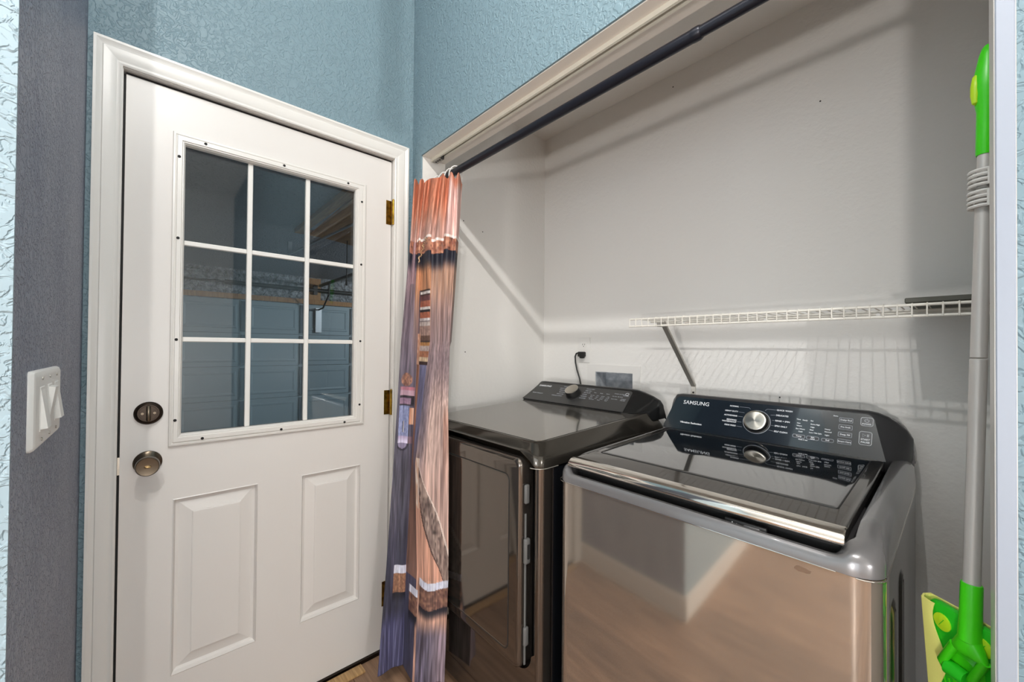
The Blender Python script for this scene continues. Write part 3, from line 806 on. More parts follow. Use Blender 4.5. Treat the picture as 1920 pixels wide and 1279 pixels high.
# console
WA_, WC_ = (.635, .957), (.6941, 1.0784)
wsec = [(.808, .72, .960, .735, 1.010, .012), (.812, .68, .958, .722, 1.035, .014), (.820, .652, .957, .708, 1.058, .016), (.836, .638, .957, .697, 1.0745, .018), (.858, .635, .957, .6941, 1.0784, .018),
        (1.392, .635, .957, .6941, 1.0784, .018), (1.412, .638, .957, .697, 1.0745, .018), (1.432, .645, .957, .703, 1.066, .016), (1.450, .668, .957, .712, 1.052, .014), (1.468, .70, .957, .724, 1.034, .012), (1.480, .73, .957, .738, 1.010, .01)]
wc = console('console', wa, wsec, CONSB, WY1, .95)
cf = face_panel('console_face', wc, CONSG, WA_, WC_, trap(.812, 1.434, .838, 1.408, .003, .1315, .022), .0018)
# grey rear shroud at the right end
b = nb(); loops = []
for X, g, dy in ((1.436, 1.06, 0), (1.452, .98, .003), (1.464, .84, .006), (1.474, .66, .010), (1.481, .42, .014), (1.4845, .18, .018)):
    loops.append([(X, min(a + dy, .785), .95 + (c - .95) * g) for a, c in ((.712, .95), (.718, .985), (.726, 1.015), (.736, 1.038), (.750, 1.054), (.764, 1.058), (.776, 1.048), (.784, 1.025), (.784, .95))])
loft(b, loops); obj('rear_shroud', b, WGREY, wc, 40)
b = nb(); text_into(b, 'SAMSUNG', .0205, face_matrix(WA_, WC_, .9185, .1095, .003), bold=.00015, xs=1.0)
obj('brand_lettering', b, PRINT, wc, 0)
b = nb()
def Tw(s, X, v, size=.0062, align='CENTER', bold=.00022, xs=1.0): T(s, X, v, size, align, WA_, WC_, .003, bold, xs)
Tw('Vibration Reduction', .9135, .0317, .0088, bold=.00035, xs=1.08)
for s, v in (('NORMAL', .114), ('HEAVY DUTY', .0956), ('ACTIVEWEAR', .0798), ('BEDDING/', .0645), ('WATERPROOF', .0575), ('PERM PRESS', .0448)): Tw(s, 1.062, v, .0068, 'RIGHT')
for s, v in (('QUICK WASH', .1159), ('DELICATES', .0983), ('RINSE + SPIN', .08), ('SPIN ONLY', .0625), ('SELF CLEAN', .0445)): Tw(s, 1.173, v, .0068, 'LEFT')
for s, X, v in (('Time', 1.2337, .0934), ('Ready', 1.2501, .0925), ('Set', 1.2672, .0932), ('Hot', 1.2349, .0813), ('Warm', 1.237, .073), ('Eco Warm', 1.2407, .0633), ('Cold', 1.2415, .0549),
                ('Extra High', 1.2759, .0826), ('High', 1.2702, .0732), ('Med', 1.2684, .0645), ('Low / No Spin', 1.2782, .0561), ('Heavy', 1.306, .0724), ('Normal', 1.3078, .0645), ('Light', 1.3061, .0544), ('Hold 3 sec', 1.25, .0305)):
    Tw(s, X, v, .0052)
Tw('Temp', 1.2387, .0400, .0062); Tw('Spin', 1.273, .0418, .005); Tw('Level', 1.273, .0368, .005); Tw('Soil', 1.308, .0394, .0062)
for s, v in (('Delay End', .1068), ('Pre Soak', .0856), ('Deep Fill', .063), ('Smart Care', .0421)): Tw(s, 1.346, v, .0062)
Tw('Extra', 1.322, .117, .005)
Tw('POWER', 1.391, .1018, .0056); Tw('START', 1.3902, .0565, .0066); Tw('PAUSE', 1.3902, .0485, .0066)
tag(obj('printed_legend', b, PRINT, wc, 0), kind='stuff')
def button(X0, X1, v0, v1, r=.003, parent=wc, outline=PRINTG):
    q = rrect(X0, X1, v0, v1, r, 4)
    b = nb(); loft(b, [[on_face(WA_, WC_, X, v, .0015) for X, v in q], [on_face(WA_, WC_, X, v, .0026) for X, v in q]])
    o = obj('button', b, BTN, parent, 30)
    b = nb(); tube(b, [on_face(WA_, WC_, X, v, .0026) for X, v in q], .0007, 5, closed=True); obj('button_rim', b, outline, o)
    return o
button(1.2234, 1.254, .035, .0449); button(1.2584, 1.2876, .0346, .0448); button(1.2944, 1.3222, .0347, .0441)
for v in (.1068, .0856, .063, .0421): button(1.331, 1.361, v - .0065, v + .0065, .0012)
pwb = button(1.3782, 1.4041, .0966, .1212, .005, outline=PRINT)
b = nb(); tube(b, [on_face(WA_, WC_, 1.391 + .0045 * math.cos(math.radians(120 + a * 15)), .1118 + .0045 * math.sin(math.radians(120 + a * 15)), .003) for a in range(21)], .0006, 5)
tube(b, [on_face(WA_, WC_, 1.391, .1125, .003), on_face(WA_, WC_, 1.391, .1178, .003)], .0006, 5); obj('power_symbol', b, PRINT, pwb)
stb = button(1.377, 1.4034, .0411, .0795, .005, outline=PRINT)
b = nb(); tube(b, [on_face(WA_, WC_, X, v, .003) for X, v in ((1.384, .0645), (1.384, .0725), (1.3905, .0685))], .0006, 5, closed=True)
for X in (1.394, 1.3965): tube(b, [on_face(WA_, WC_, X, .0648, .003), on_face(WA_, WC_, X, .0722, .003)], .0007, 5)
obj('play_symbol', b, PRINT, stb)
b = nb()
for (X0, v0, X1, v1) in ((1.064, .0956, 1.082, .0945), (1.064, .0798, 1.079, .0795), (1.064, .0605, 1.077, .0605), (1.064, .0448, 1.081, .0445), (1.171, .0983, 1.158, .097), (1.171, .08, 1.164, .08), (1.171, .0625, 1.163, .063), (1.171, .0445, 1.158, .0465)):
    tube(b, [on_face(WA_, WC_, X0, v0, .0024), on_face(WA_, WC_, X1, v1, .0024)], .0004, 4)
tube(b, [on_face(WA_, WC_, X, v, .0024) for X, v in ((1.064, .114), (1.094, .114), (1.098, .110))], .0004, 4)
tube(b, [on_face(WA_, WC_, X, v, .0024) for X, v in ((1.171, .1159), (1.146, .1159), (1.141, .110))], .0004, 4)
tube(b, [on_face(WA_, WC_, 1.121 + .0395 * math.cos(a * PI / 20), .068 + .0395 * math.sin(a * PI / 20), .0022) for a in range(40)], .0009, 5, closed=True)
obj('dial_marks', b, PRINTG, wc)
knob(wc, WA_, WC_, 1.121, .068, .0345, .0325, .022, KCAP)

# ------------------------------------------------------------------ wire shelf
SX0, SX1, SYF, SYB, SZT, SZB = .723, XCR - .003, .550, YB - .004, 1.374, 1.343
sh = thing('wire_shelf', 'white wire shelf on the closet wall above the washer', 'shelf', ((SX0 + SX1) / 2, SYB, SZB))
def rail(y_, z_, r=.0036, x0=SX0 - .004, x1=SX1): 
    b = nb(); cyl(b, (x0, y_, z_), (x1, y_, z_), r, n=10); return obj('rail', b, WIREW, sh)
rail(SYF, SZT - .004); rail(SYF - .001, SZB); rail(SYB, SZT - .004); rail((SYF + SYB) / 2 + .02, SZT - .006)
nW = 38; pitch = (SX1 - SX0 - .006) / (nW - 1)
b = nb(); tube(b, [(SX0, SYB + .002, SZT), (SX0, SYF + .004, SZT), (SX0, SYF - .003, SZT - .002), (SX0, SYF - .0045, SZT - .008), (SX0, SYF - .0045, SZB - .002)], .0017, 6)
w0 = obj('wire', b, WIREW, sh)
for i in range(1, nW): copy_part(w0, sh, (pitch * i, 0, 0))
for bx in (.842, 1.500):
    b = nb(); p0, p1 = Vector((bx, SYF + .02, SZB + .012)), Vector((bx, YB - .006, 1.105))
    d = (p1 - p0).normalized(); nrm = Vector((1, 0, 0)).cross(d)
    q = [(-.0085, -.001), (.0085, -.001), (.0085, .0075), (.0070, .0075), (.0070, .0005), (-.0070, .0005), (-.0070, .0075), (-.0085, .0075)]
    loft(b, [[p0 + Vector((1, 0, 0)) * u + nrm * v for u, v in q], [p1 + Vector((1, 0, 0)) * u + nrm * v for u, v in q]])
    if bx < 1:
        br = obj('support_brace', b, STEELB, sh, label='grey steel diagonal brace')
        b = nb(); box(b, bx - .0085, bx + .0085, YB - .006, YB - .001, 1.068, 1.112, .001, 1); obj('brace_foot', b, WIREW, br)
        b = nb(); cyl(b, (bx, YB - .0075, 1.080), (bx, YB - .0055, 1.080), .004, n=12); obj('screw', b, SLOT, br)
        b = nb(); box(b, bx - .010, bx + .010, SYF - .004, SYF + .03, SZB - .004, SZB + .012, .002, 1); obj('brace_hook', b, STEELB, br)
    else: b.free()
for cx in (.80, 1.10, 1.40, 1.62):
    b = nb(); box(b, cx - .006, cx + .006, YB - .011, YB, SZT - .012, SZT + .004, .002, 1); obj('wall_clip', b, PLASTW, sh)
b = nb(); v0 = SZT + .002
box(b, 1.474, XCR - .006, SYF + .012, YB - .012, v0, v0 + .013, .002, 1)
o = obj('flat_board', b, BOARD, None, 35, origin=(1.57, .69, v0)); tag(o, 'dark grey flat board lying on the right end of the wire shelf', 'board')
for (nx, nz_, lb) in ((.722, 1.094, 'small'), ):
    pass

# ------------------------------------------------------------------ outlet, cord, washer box
ou = thing('wall_outlet', 'white duplex outlet plate on the closet back wall with a plug in it', 'outlet', (.285, YB, 1.25))
b = nb(); box(b, .2485, .3225, YB - .006, YB, 1.184, 1.314, .003, 2); obj('cover_plate', b, PLASTW, ou)
for zc in (1.274, 1.226):
    b = nb(); q = rrect(.2685, .3025, zc - .0145, zc + .0145, .010, 6); loft(b, [[(x, YB - .006, z) for x, z in q], [(x, YB - .0075, z) for x, z in q]]); rc = obj('receptacle', b, PLASTW, ou)
    for dx in (-.0062, .0062):
        b = nb(); box(b, .2855 + dx - .0011, .2855 + dx + .0011, YB - .0082, YB - .0074, zc - .001, zc + .0075); obj('slot', b, SLOT, rc, 0)
    b = nb(); cyl(b, (.2855, YB - .0074, zc - .0065), (.2855, YB - .0082, zc - .0065), .0023, n=10); obj('ground_hole', b, SLOT, rc)
pc = thing('power_cord', 'black plug and cord running from the outlet down behind the dryer', 'power cord', (.285, YB - .02, 1.226))
b = nb(); box(b, .262, .303, YB - .030, YB - .0084, 1.214, 1.240, .005, 2); box(b, .276, .300, YB - .034, YB - .012, 1.206, 1.226, .006, 2); obj('plug', b, BLACKP, pc)
b = nb(); tube(b, [(.266, YB - .022, 1.234), (.252, YB - .024, 1.230), (.246, YB - .026, 1.215), (.250, YB - .028, 1.185), (.262, YB - .03, 1.145), (.280, YB - .032, 1.105), (.292, YB - .033, 1.06), (.296, YB - .033, .98), (.296, YB - .033, .72)], .0042, 8); obj('cord', b, BLACKP, pc)
wb = thing('washer_outlet_box', 'white framed recessed washer supply box in the wall behind the dryer', 'outlet box', (.46, YB, 1.06))
b = nb()
fo = (.308, .604, .97, 1.177); fi = (hx0, hx1, hz0, hz1)
box(b, fo[0], fi[0], YB - .004, YB, fo[2], fo[3]); box(b, fi[1], fo[1], YB - .004, YB, fo[2], fo[3]); box(b, fi[0], fi[1], YB - .004, YB, fi[3], fo[3]); box(b, fi[0], fi[1], YB - .004, YB, fo[2], fi[2])
obj('face_frame', b, PLASTW, wb, 0)
b = nb(); e = .0005
box(b, hx0 + e, hx1 - e, YB + .084, YB + .088, hz0 + e, hz1 - e); box(b, hx0 + e, hx0 + .004, YB, YB + .084, hz0 + e, hz1 - e); box(b, hx1 - .004, hx1 - e, YB, YB + .084, hz0 + e, hz1 - e)
box(b, hx0 + .004, hx1 - .004, YB, YB + .084, hz1 - .004, hz1 - e); box(b, hx0 + .004, hx1 - .004, YB, YB + .084, hz0 + e, hz0 + .004)
obj('box_recess', b, BOXG, wb, 0)
for vx in (.395, .44):
    b = nb(); cyl(b, (vx, YB + .05, 1.005), (vx, YB + .05, 1.045), .010, n=14); cyl(b, (vx, YB + .05, 1.045), (vx, YB + .05, 1.06), .014, n=14); obj('valve', b, NICKEL, wb)

# ------------------------------------------------------------------ curtain rod, rings, curtain
RY, RZ = .062, 1.958
rod = thing('curtain_rod', 'black tension rod across the top of the closet opening', 'curtain rod', ((XJ + XR) / 2, RY, RZ))
b = nb(); cyl(b, (XJ + .012, RY, RZ), (1.175, RY, RZ + .002), .0145, n=24); obj('outer_tube', b, RODM, rod)
b = nb(); cyl(b, (1.14, RY, RZ + .002), (XR - .012, RY, RZ + .003), .0125, n=24); obj('inner_tube', b, RODM, rod)
b = nb(); lathe(b, [(0, 0), (.0148, 0), (.0152, .004), (.0152, .016), (.0135, .020), (0, .020)], (1.168, RY, RZ + .002), (1, 0, 0), 24); obj('collar', b, RODM, rod)
for xe, sgn in ((XJ, 1), (XR, -1)):
    b = nb(); lathe(b, [(0, 0), (.021, 0), (.021, .006), (.017, .016), (0, .016)], (xe, RY, RZ), (sgn, 0, 0), 24); obj('end_cap', b, BLACKP, rod)

def lerp_keys(keys, z):
    for (z0, a), (z1, c) in zip(keys, keys[1:]):
        if z <= z0 and z >= z1:
            t = (z0 - z) / (z0 - z1)
            return (a[0] + (c[0] - a[0]) * t, a[1] + (c[1] - a[1]) * t)
    return keys[0][1] if z > keys[0][0] else keys[-1][1]
KB = [(1.95, (.120, -.054)), (1.68, (.120, -.070)), (1.28, (.122, -.107)), (.83, (.132, -.136)), (.44, (.150, -.170)), (.05, (.172, -.212))]
KC = [(1.95, (.172, -.020)), (1.68, (.170, -.050)), (1.28, (.168, -.060)), (.83, (.170, -.081)), (.44, (.170, -.100)), (.05, (.172, -.110))]
KD = [(1.95, (.236, -.012)), (1.68, (.238, -.055)), (1.28, (.240, -.050)), (.83, (.242, -.106)), (.44, (.250, -.100)), (.05, (.272, -.126))]
KE = [(1.95, (.296, .034)), (1.68, (.298, .026)), (1.28, (.300, .000)), (1.04, (.345, -.034)), (.83, (.362, -.040)), (.44, (.366, -.040)), (.05, (.352, -.044))]
KF = [(1.95, (.255, .085)), (1.28, (.250, .040)), (1.04, (.220, -.030)), (.05, (.230, -.034))]
def cpath(s, z):
    """s in 0..1 visible, to 1.15 the hidden return behind"""
    B_, C_, D_, E_, F_ = (lerp_keys(k, z) for k in (KB, KC, KD, KE, KF))
    def mix(a, c, t): return (a[0] + (c[0] - a[0]) * t, a[1] + (c[1] - a[1]) * t)
    top = max(0, min(1, (z - 1.25) / .6))
    if s < .42: p = mix(B_, C_, s / .42); t = s / .42
    elif s < .55: p = mix(C_, D_, (s - .42) / .13)
    elif s <= 1: p = mix(D_, E_, (s - .55) / .45)
    else: p = mix(E_, F_, (s - 1) / .15)
    # soft ripple, stronger near the gathered top
    a = math.sin(s * 2 * PI * 6.0 + .6) * (.011 * top) + math.sin(s * 2 * PI * 3.0 + z * 2.2) * .0045 * (1 - top)
    bulge = .010 * math.sin(PI * min(1, max(0, (s - .55) / .45))) * (1 - top) + .007 * math.sin(PI * min(1, s / .42)) * (1 - top)
    return (p[0] + (a + bulge) * .75, p[1] - (a + bulge) * .62)

def hsh(i, j=0):
    n = (i * 374761393 + j * 668265263) & 0xffffffff
    n = ((n ^ (n >> 13)) * 1274126177) & 0xffffffff
    return ((n ^ (n >> 16)) & 0xffff) / 65535.0
def vn(x, y=0.):
    xi, yi_ = math.floor(x), math.floor(y); fx, fy = x - xi, y - yi_
    fx = fx * fx * (3 - 2 * fx); fy = fy * fy * (3 - 2 * fy)
    a = hsh(xi, yi_) + (hsh(xi + 1, yi_) - hsh(xi, yi_)) * fx
    c = hsh(xi, yi_ + 1) + (hsh(xi + 1, yi_ + 1) - hsh(xi, yi_ + 1)) * fx
    return a + (c - a) * fy
def mixc(a, c, t):
    t = max(0., min(1., t)); return tuple(a[i] + (c[i] - a[i]) * t for i in range(3))
def ss(a, c, x):
    t = max(0., min(1., (x - a) / (c - a))); return t * t * (3 - 2 * t)
def grain(c, s, y, amt=.35, fr=46, dark=(.45, .40, .42), light=(1.25, 1.2, 1.18)):
    g = vn(s * fr + 3 * vn(s * 4, y * .012), y * .012) * .6 + vn(s * fr * 2.3 + 2 * vn(s * 6 + 9, y * .01), y * .03) * .4
    g = (g - .5) * 2 * amt
    k = dark if g < 0 else light
    return tuple(c[i] * (1 + (k[i] - 1) * abs(g) * 1.6) for i in range(3))
def printed(s, y):
    """colour (sRGB 0..255) of the barn-door print; s across the cloth, y down the cloth in photograph rows"""
    # base wood by height, neighbouring zones melt into each other along the grain
    wob = 34 * (vn(s * 34, y * .01) - .5)
    def zone(k):
        if k == 0:
            c = mixc((196, 104, 58), (188, 142, 128), ss(370, 455, y))
            if s > .82: c = mixc((214, 128, 92), (228, 182, 172), ss(350, 372, y + (1 - s) * 90))
            return grain(c, s, y, .30, 30)
        if k == 1:
            c = (188, 122, 72) if .30 < s < .58 else (128, 104, 112) if s <= .30 else (178, 134, 108)
            c = mixc(c, (120, 96, 110), ss(540, 610, y) * (.8 if s < .3 else .35)); return grain(c, s, y, .42)
        if k == 2:
            if s < .42: c = mixc((108, 95, 108), (80, 75, 94), ss(650, 800, y)); return grain(c, s, y, .45, 26)
            if s < .55: c = mixc((150, 96, 66), (104, 104, 140), ss(.45, .47, s)); return grain(c, s, y, .4)
            c = mixc((126, 104, 108), (196, 164, 152), ss(690, 790, y) * ss(.62, .74, s)); c = mixc(c, (104, 96, 112), .7 * (1 - ss(.56, .70, s)) * ss(690, 760, y))
            c = grain(c, s, y, .5)
            if s > .93: c = mixc(c, (176, 112, 84), .5 * ss(760, 800, y))
            return c
        if s < .42: c = mixc((76, 72, 88), (50, 50, 72), ss(900, 1100, y)); return grain(c, s, y, .55, 22, light=(1.7, 1.65, 1.5))
        if s < .55: return grain((120, 84, 70) if y < 1090 else (62, 62, 88), s, y, .4)
        return grain(mixc((182, 148, 136), (196, 146, 122), ss(980, 1060, y)), s, y, .42)
    yw = y + wob
    if yw < 456: c = zone(0)
    elif yw < 484: c = mixc(zone(0), zone(1), (yw - 456) / 28)
    elif yw < 560: c = zone(1)
    elif yw < 680: c = mixc(zone(1), zone(2), (yw - 560) / 120)
    elif yw < 820: c = zone(2)
    elif yw < 930: c = mixc(zone(2), zone(3), (yw - 820) / 110)
    else: c = zone(3)
    # rust ledge near the top with a white edge and a dark shadow
    yo = 6 * vn(s * 9) + (8 if .58 < s < .80 else 0)
    if 452 + yo < y < 457 + yo and (s > .25): c = (236, 222, 214)
    elif 457 + yo <= y < 481 + yo: c = mixc((146, 74, 48), (206, 138, 98), vn(s * 26, y * .16)); c = mixc(c, (70, 40, 36), max(0, vn(s * 40 + 7, y * .2) - .6) * 2)
    elif 481 + yo <= y < 520 + yo and s > .0:
        c = mixc((20, 22, 40), c, ss(492 + yo, 522 + yo, y))
    if .10 < s < .24 and 462 < y < 545: c = mixc(c, (172, 130, 138), .75 if abs(s - .17) < .05 else .35)
    d = abs((s - .43) * 240 + (y - 478) * .8 + 5 * math.sin(y * .5))
    if 458 < y < 502 and d < 5: c = (216, 172, 120) if d < 2.6 else (58, 36, 28)
    # niche with jars in the fold
    if .41 < s < .565 and 556 < y < 700:
        yy = y - 556
        bands = ((0, 4, (60, 40, 34)), (4, 9, (232, 226, 220)), (9, 13, (70, 40, 34)), (13, 22, (112, 60, 62)), (22, 26, (176, 90, 52)), (26, 34, (176, 84, 46)), (34, 39, (236, 232, 226)), (39, 44, (34, 28, 36)), (44, 55, (186, 92, 46)), (55, 60, (232, 224, 222)), (60, 62, (120, 100, 110)), (62, 70, (206, 190, 182)), (70, 88, (176, 140, 126)), (88, 98, (110, 78, 62)), (98, 101, (70, 52, 48)), (101, 108, (196, 132, 48)), (108, 118, (196, 176, 168)), (118, 130, (184, 110, 64)), (130, 137, (216, 186, 146)), (137, 141, (60, 34, 28)), (141, 145, (60, 34, 28)))
        for a0, a1, cc in bands:
            if a0 <= yy < a1: c = mixc(cc, (cc[0] * .7, cc[1] * .66, cc[2] * .66), vn(s * 70, y * .3) * .8)
        if s < .445 and y > 640: c = mixc((206, 160, 132), (160, 100, 70), vn(s * 80, y * .2))
        if y < 640 and s < .435: c = (96, 76, 84)
    # iron hasp on the left fold
    if .06 < s < .40:
        hs = (s - .06) / .34
        if 716 < y < 744:
            q = math.hypot((hs - .42) * 22, (y - 731) * .7)
            if q < 9: c = mixc((184, 120, 84), (92, 60, 56), vn(hs * 14, y * .3))
        if 744 <= y < 752: c = mixc((184, 74, 92), (150, 120, 140), vn(hs * 16, y * .6))
        elif 752 <= y < 762: c = (176, 138, 154)
        elif 762 <= y < 767: c = (40, 30, 40)
        elif 767 <= y < 778: c = mixc((150, 112, 138), (120, 92, 118), vn(hs * 10, y)) if hs < .8 else (28, 26, 34)
        elif 778 <= y < 781: c = (46, 38, 52)
        elif 781 <= y < 838:
            if hs < .72: c = mixc((98, 108, 152), (140, 146, 186), vn(hs * 22, y * .35))
            if hs > .74 and 785 < y < 815: c = mixc((178, 108, 66), (220, 172, 142), ss(.74, .95, hs))
            if abs(hs - .34) < .07 and 810 < y < 832: c = (206, 202, 214) if abs(hs - .36) < .03 else (24, 22, 36)
        elif 838 <= y < 852: c = mixc((166, 146, 182), (206, 196, 222), ss(838, 851, y)) if hs < .72 else (110, 84, 96)
        elif 852 <= y < 868:
            q = math.hypot((hs - .34) * 34, (y - 852))
            if q < 15: c = (42, 36, 52) if q > 11 else (132, 120, 150)
    # diagonal bark seam on the right fold
    if s > .55 and 868 < y < 1085:
        cs = .58 + .42 * ((y - 880) / 200.0) ** 1.15 if y > 880 else .58
        wd_ = .03 + .10 * ss(890, 990, y) - .05 * ss(1030, 1080, y)
        d = (s - cs) / wd_
        if -1 < d < 1:
            c = mixc((104, 82, 76), (176, 150, 136), vn(s * 60, y * .12)); c = mixc(c, (48, 34, 32), max(0, vn(s * 46 + 4, y * .10) - .62) * 2.4)
            if d > .8: c = (212, 190, 178)
            if d < -.86: c = (70, 46, 40)
        elif d <= -1 and y > 930: c = grain(mixc((206, 148, 122), (184, 128, 100), vn(s * 16, 2)), s, y, .34)
    if .55 < s < .60 and 868 < y < 960: c = mixc((186, 128, 92), (216, 204, 196), vn(s * 90, y * .1))
    # snowy log band
    if s > .60 or .16 < s < .42 or .47 < s < .58:
        lo = 1082 + 8 * math.sin((s - .6) * 9) if s > .6 else 1078 if s < .42 else 1106
        th = 13 if s > .42 else 15
        if lo <= y < lo + th: c = mixc((216, 218, 232), (190, 192, 214), vn(s * 30, y * .2))
        elif lo + th <= y < lo + th + 34:
            c = mixc((92, 58, 52), (150, 104, 78), vn(s * 40, y * .25) ** 1.4) if s > .42 else mixc((170, 118, 80), (112, 70, 50), vn(s * 70, y * .35))
        elif lo + th + 34 <= y < lo + th + 54: c = mixc((22, 22, 36), c, ss(lo + th + 36, lo + th + 56, y))
    if y > 1148:
        c0_ = c
        if s > .58: c = grain(mixc((98, 90, 110), (136, 118, 130), ss(.7, .95, s)), s, y, .75, 40, light=(1.3, 1.28, 1.3))
        elif s < .42:
            q = math.sin(((s - .25) * 60) ** 2 * .02 + abs(s - .25) * 70 + (y - 1200) * .03)
            c = mixc((58, 58, 96), (128, 130, 176), max(0, q - .35) * 1.2 * ss(1165, 1200, y)); c = mixc(c, (70, 66, 100), .35)
        c = mixc(c0_, c, ss(1150, 1185, y))
    return tuple(max(0, min(255, v_)) for v_ in c)

def make_curtain():
    NS, NZ = 168, 560
    zt_, zb_ = 1.918, .062
    V, F_, CO = [], [], []
    for j in range(NZ + 1):
        tz = j / NZ
        yi_ = 338 + (1262 - 338) * tz
        for i in range(NS + 1):
            s = 1.15 * i / NS
            z = zt_ - (zt_ - zb_) * tz
            # scalloped top between the rings, slightly uneven hem
            z += (.010 * math.sin(s * 2 * PI * 5 + .4)) * max(0, 1 - tz * 14) + .006 * math.sin(s * 9) * tz
            x, yv = cpath(s, min(1.95, max(.05, z)))
            V.append((x, yv, z))
            c = printed(min(s, 1.0) if s <= 1 else 2 - s, yi_)
            CO.extend((lin(c[0]), lin(c[1]), lin(c[2]), 1.0))
    n = NS + 1
    for j in range(NZ):
        for i in range(NS):
            a = j * n + i; F_.append((a, a + 1, a + n + 1, a + n))
    me = bpy.data.meshes.new('shower_curtain'); 
    org = Vector((.22, -.06, zb_))
    me.from_pydata([(v[0] - org.x, v[1] - org.y, v[2] - org.z) for v in V], [], F_)
    at = me.color_attributes.new('print', 'FLOAT_COLOR', 'POINT'); at.data.foreach_set('color', CO)
    me.polygons.foreach_set('use_smooth', [True] * len(me.polygons))
    m = mat('barn_door_print', (1, 1, 1, 1), .62)
    nt = m.node_tree; p = nt.nodes['Principled BSDF']
    ca = nt.nodes.new('ShaderNodeVertexColor'); ca.layer_name = 'print'
    tc = nt.nodes.new('ShaderNodeTexCoord'); mp = nt.nodes.new('ShaderNodeMapping'); mp.inputs['Scale'].default_value = (190, 190, 5)
    nz = nt.nodes.new('ShaderNodeTexNoise'); nz.inputs['Scale'].default_value = 1; nz.inputs['Detail'].default_value = 3
    nt.links.new(tc.outputs['Object'], mp.inputs[0]); nt.links.new(mp.outputs[0], nz.inputs['Vector'])
    mr = nt.nodes.new('ShaderNodeMapRange'); mr.inputs[1].default_value = .3; mr.inputs[2].default_value = .7; mr.inputs[3].default_value = .58; mr.inputs[4].default_value = 1.28
    nt.links.new(nz.outputs['Fac'], mr.inputs[0])
    hs = nt.nodes.new('ShaderNodeHueSaturation'); hs.inputs['Saturation'].default_value = .88
    nt.links.new(ca.outputs[0], hs.inputs['Color']); nt.links.new(mr.outputs[0], hs.inputs['Value']); nt.links.new(hs.outputs[0], p.inputs['Base Color'])
    me.materials.append(m)
    o = bpy.data.objects.new('shower_curtain', me); o.location = org; COL.objects.link(o)
    tag(o, 'fabric curtain printed with weathered barn wood, bunched at the left of the closet', 'curtain')
    so = o.modifiers.new('thickness', 'SOLIDIFY'); so.thickness = .0012; so.offset = -1
    return o
make_curtain()
ringpos = [(.110, 'white plastic curtain ring nearest the left jamb on the black rod'), (.160, 'second white curtain ring from the left jamb on the black rod'),
           (.205, 'third white curtain ring from the left jamb on the black rod'), (.238, 'rightmost white curtain ring, at the open edge of the bunched curtain')]
for i, (rx, lb) in enumerate(ringpos):
    b = nb(); pts = []
    for k in range(28):
        a = 2 * PI * k / 28
        pts.append((rx + .012 * math.sin(a), RY + .024 * math.sin(a), RZ - .017 + .040 * math.cos(a)))
    tube(b, pts, .0023, 6, closed=True)
    o = obj('curtain_ring', b, PLASTW, None, 40, origin=(rx, RY, RZ))
    tag(o, lb, 'curtain ring', 'white rings on the curtain rod')

# ------------------------------------------------------------------ mop and its holder
mp_ = thing('flat_mop', 'green flat mop with silver pole hanging between the washer and the jamb', 'mop', (1.575, .19, .58))
PT, PB = Vector((1.5965, .215, 1.775)), Vector((1.5735, .165, .765))
def pp(t): return PB + (PT - PB) * t
def zt_(z): return (z - PB.z) / (PT.z - PB.z)
segs = [(zt_(.876), zt_(1.245), .0102, 'pole'), (zt_(1.2465), zt_(1.53), .0098, 'pole'), (zt_(1.53), zt_(1.59), .0088, 'pole')]
for t0, t1, r, nm in segs:
    b = nb(); a, c = pp(t0), pp(t1); lathe(b, [(0, 0), (r - .001, 0), (r, .001), (r, (c - a).length - .001), (r - .001, (c - a).length), (0, (c - a).length)], a, c - a, 24); obj(nm, b, ALU, mp_)
b = nb(); a = pp(zt_(1.588)); d = (PT - PB).normalized()
lathe(b, [(0, 0), (.0100, 0), (.0108, .004), (.0110, .035), (.0112, .075), (.0145, .095), (.0165, .115), (.0160, .135), (.0130, .155), (.0105, .172), (.0075, .184), (.004, .189), (0, .19)], a, d, 24); gp = obj('grip', b, GREEN, mp_)
b = nb(); c0 = pp(zt_(1.703)); o_ = c0 + Vector((-.0125, -.006, 0)); lathe(b, [(0, -.028), (.004, -.024), (.0062, -.010), (.0064, .006), (.0045, .022), (0, .027)], o_, d, 14); obj('grip_insert', b, LIME, gp)
b = nb(); a = pp(zt_(.786)); c = pp(zt_(.878)); lathe(b, [(0, -.006), (.010, -.005), (.0140, .0), (.0138, .010), (.0130, .05), (.0128, (c - a).length - .003), (.0122, (c - a).length), (0, (c - a).length)], a, c - a, 24)
so_ = obj('socket', b, GREEN, mp_)
# head frame: long axis near vertical, short axis to the right and towards the viewer
HC = Vector((1.572, .200, .692)); HL = Vector((-.045, -.16, .986)).normalized(); HS = Vector((.80, -.60, 0)); HS = (HS - HL * HS.dot(HL)).normalized(); HN = HS.cross(HL); 
if HN.y > 0: HN = -HN
def hp_(s, l, n=0.): return HC + HS * s + HL * l + HN * n
def head_loop(w2, l2, r, n): return [hp_(s, l, n) for s, l in rrect(-w2, w2, -l2, l2, r, 6, 6)]
b = nb(); loft(b, [head_loop(.050, .122, .012, -.012), head_loop(.052, .125, .014, -.006), head_loop(.051, .124, .014, 0), head_loop(.046, .118, .012, .003)]); hd = obj('head_plate', b, GREEND, mp_, 30)
for k, rr in enumerate((.030, .042, .054, .068, .082)):
    b = nb(); pts = []
    for q in range(25):
        a = PI * (1.05 + .9 * q / 24)
        s, l = rr * .60 * math.cos(a), rr * 1.05 * math.sin(a) + .0
        if abs(s) < .045 and abs(l) < .116: pts.append(hp_(s, l, .0035))
    if len(pts) > 3: tube(b, pts, .0013, 6); obj('moulded_rib', b, GREEN, hd)
LH = .032
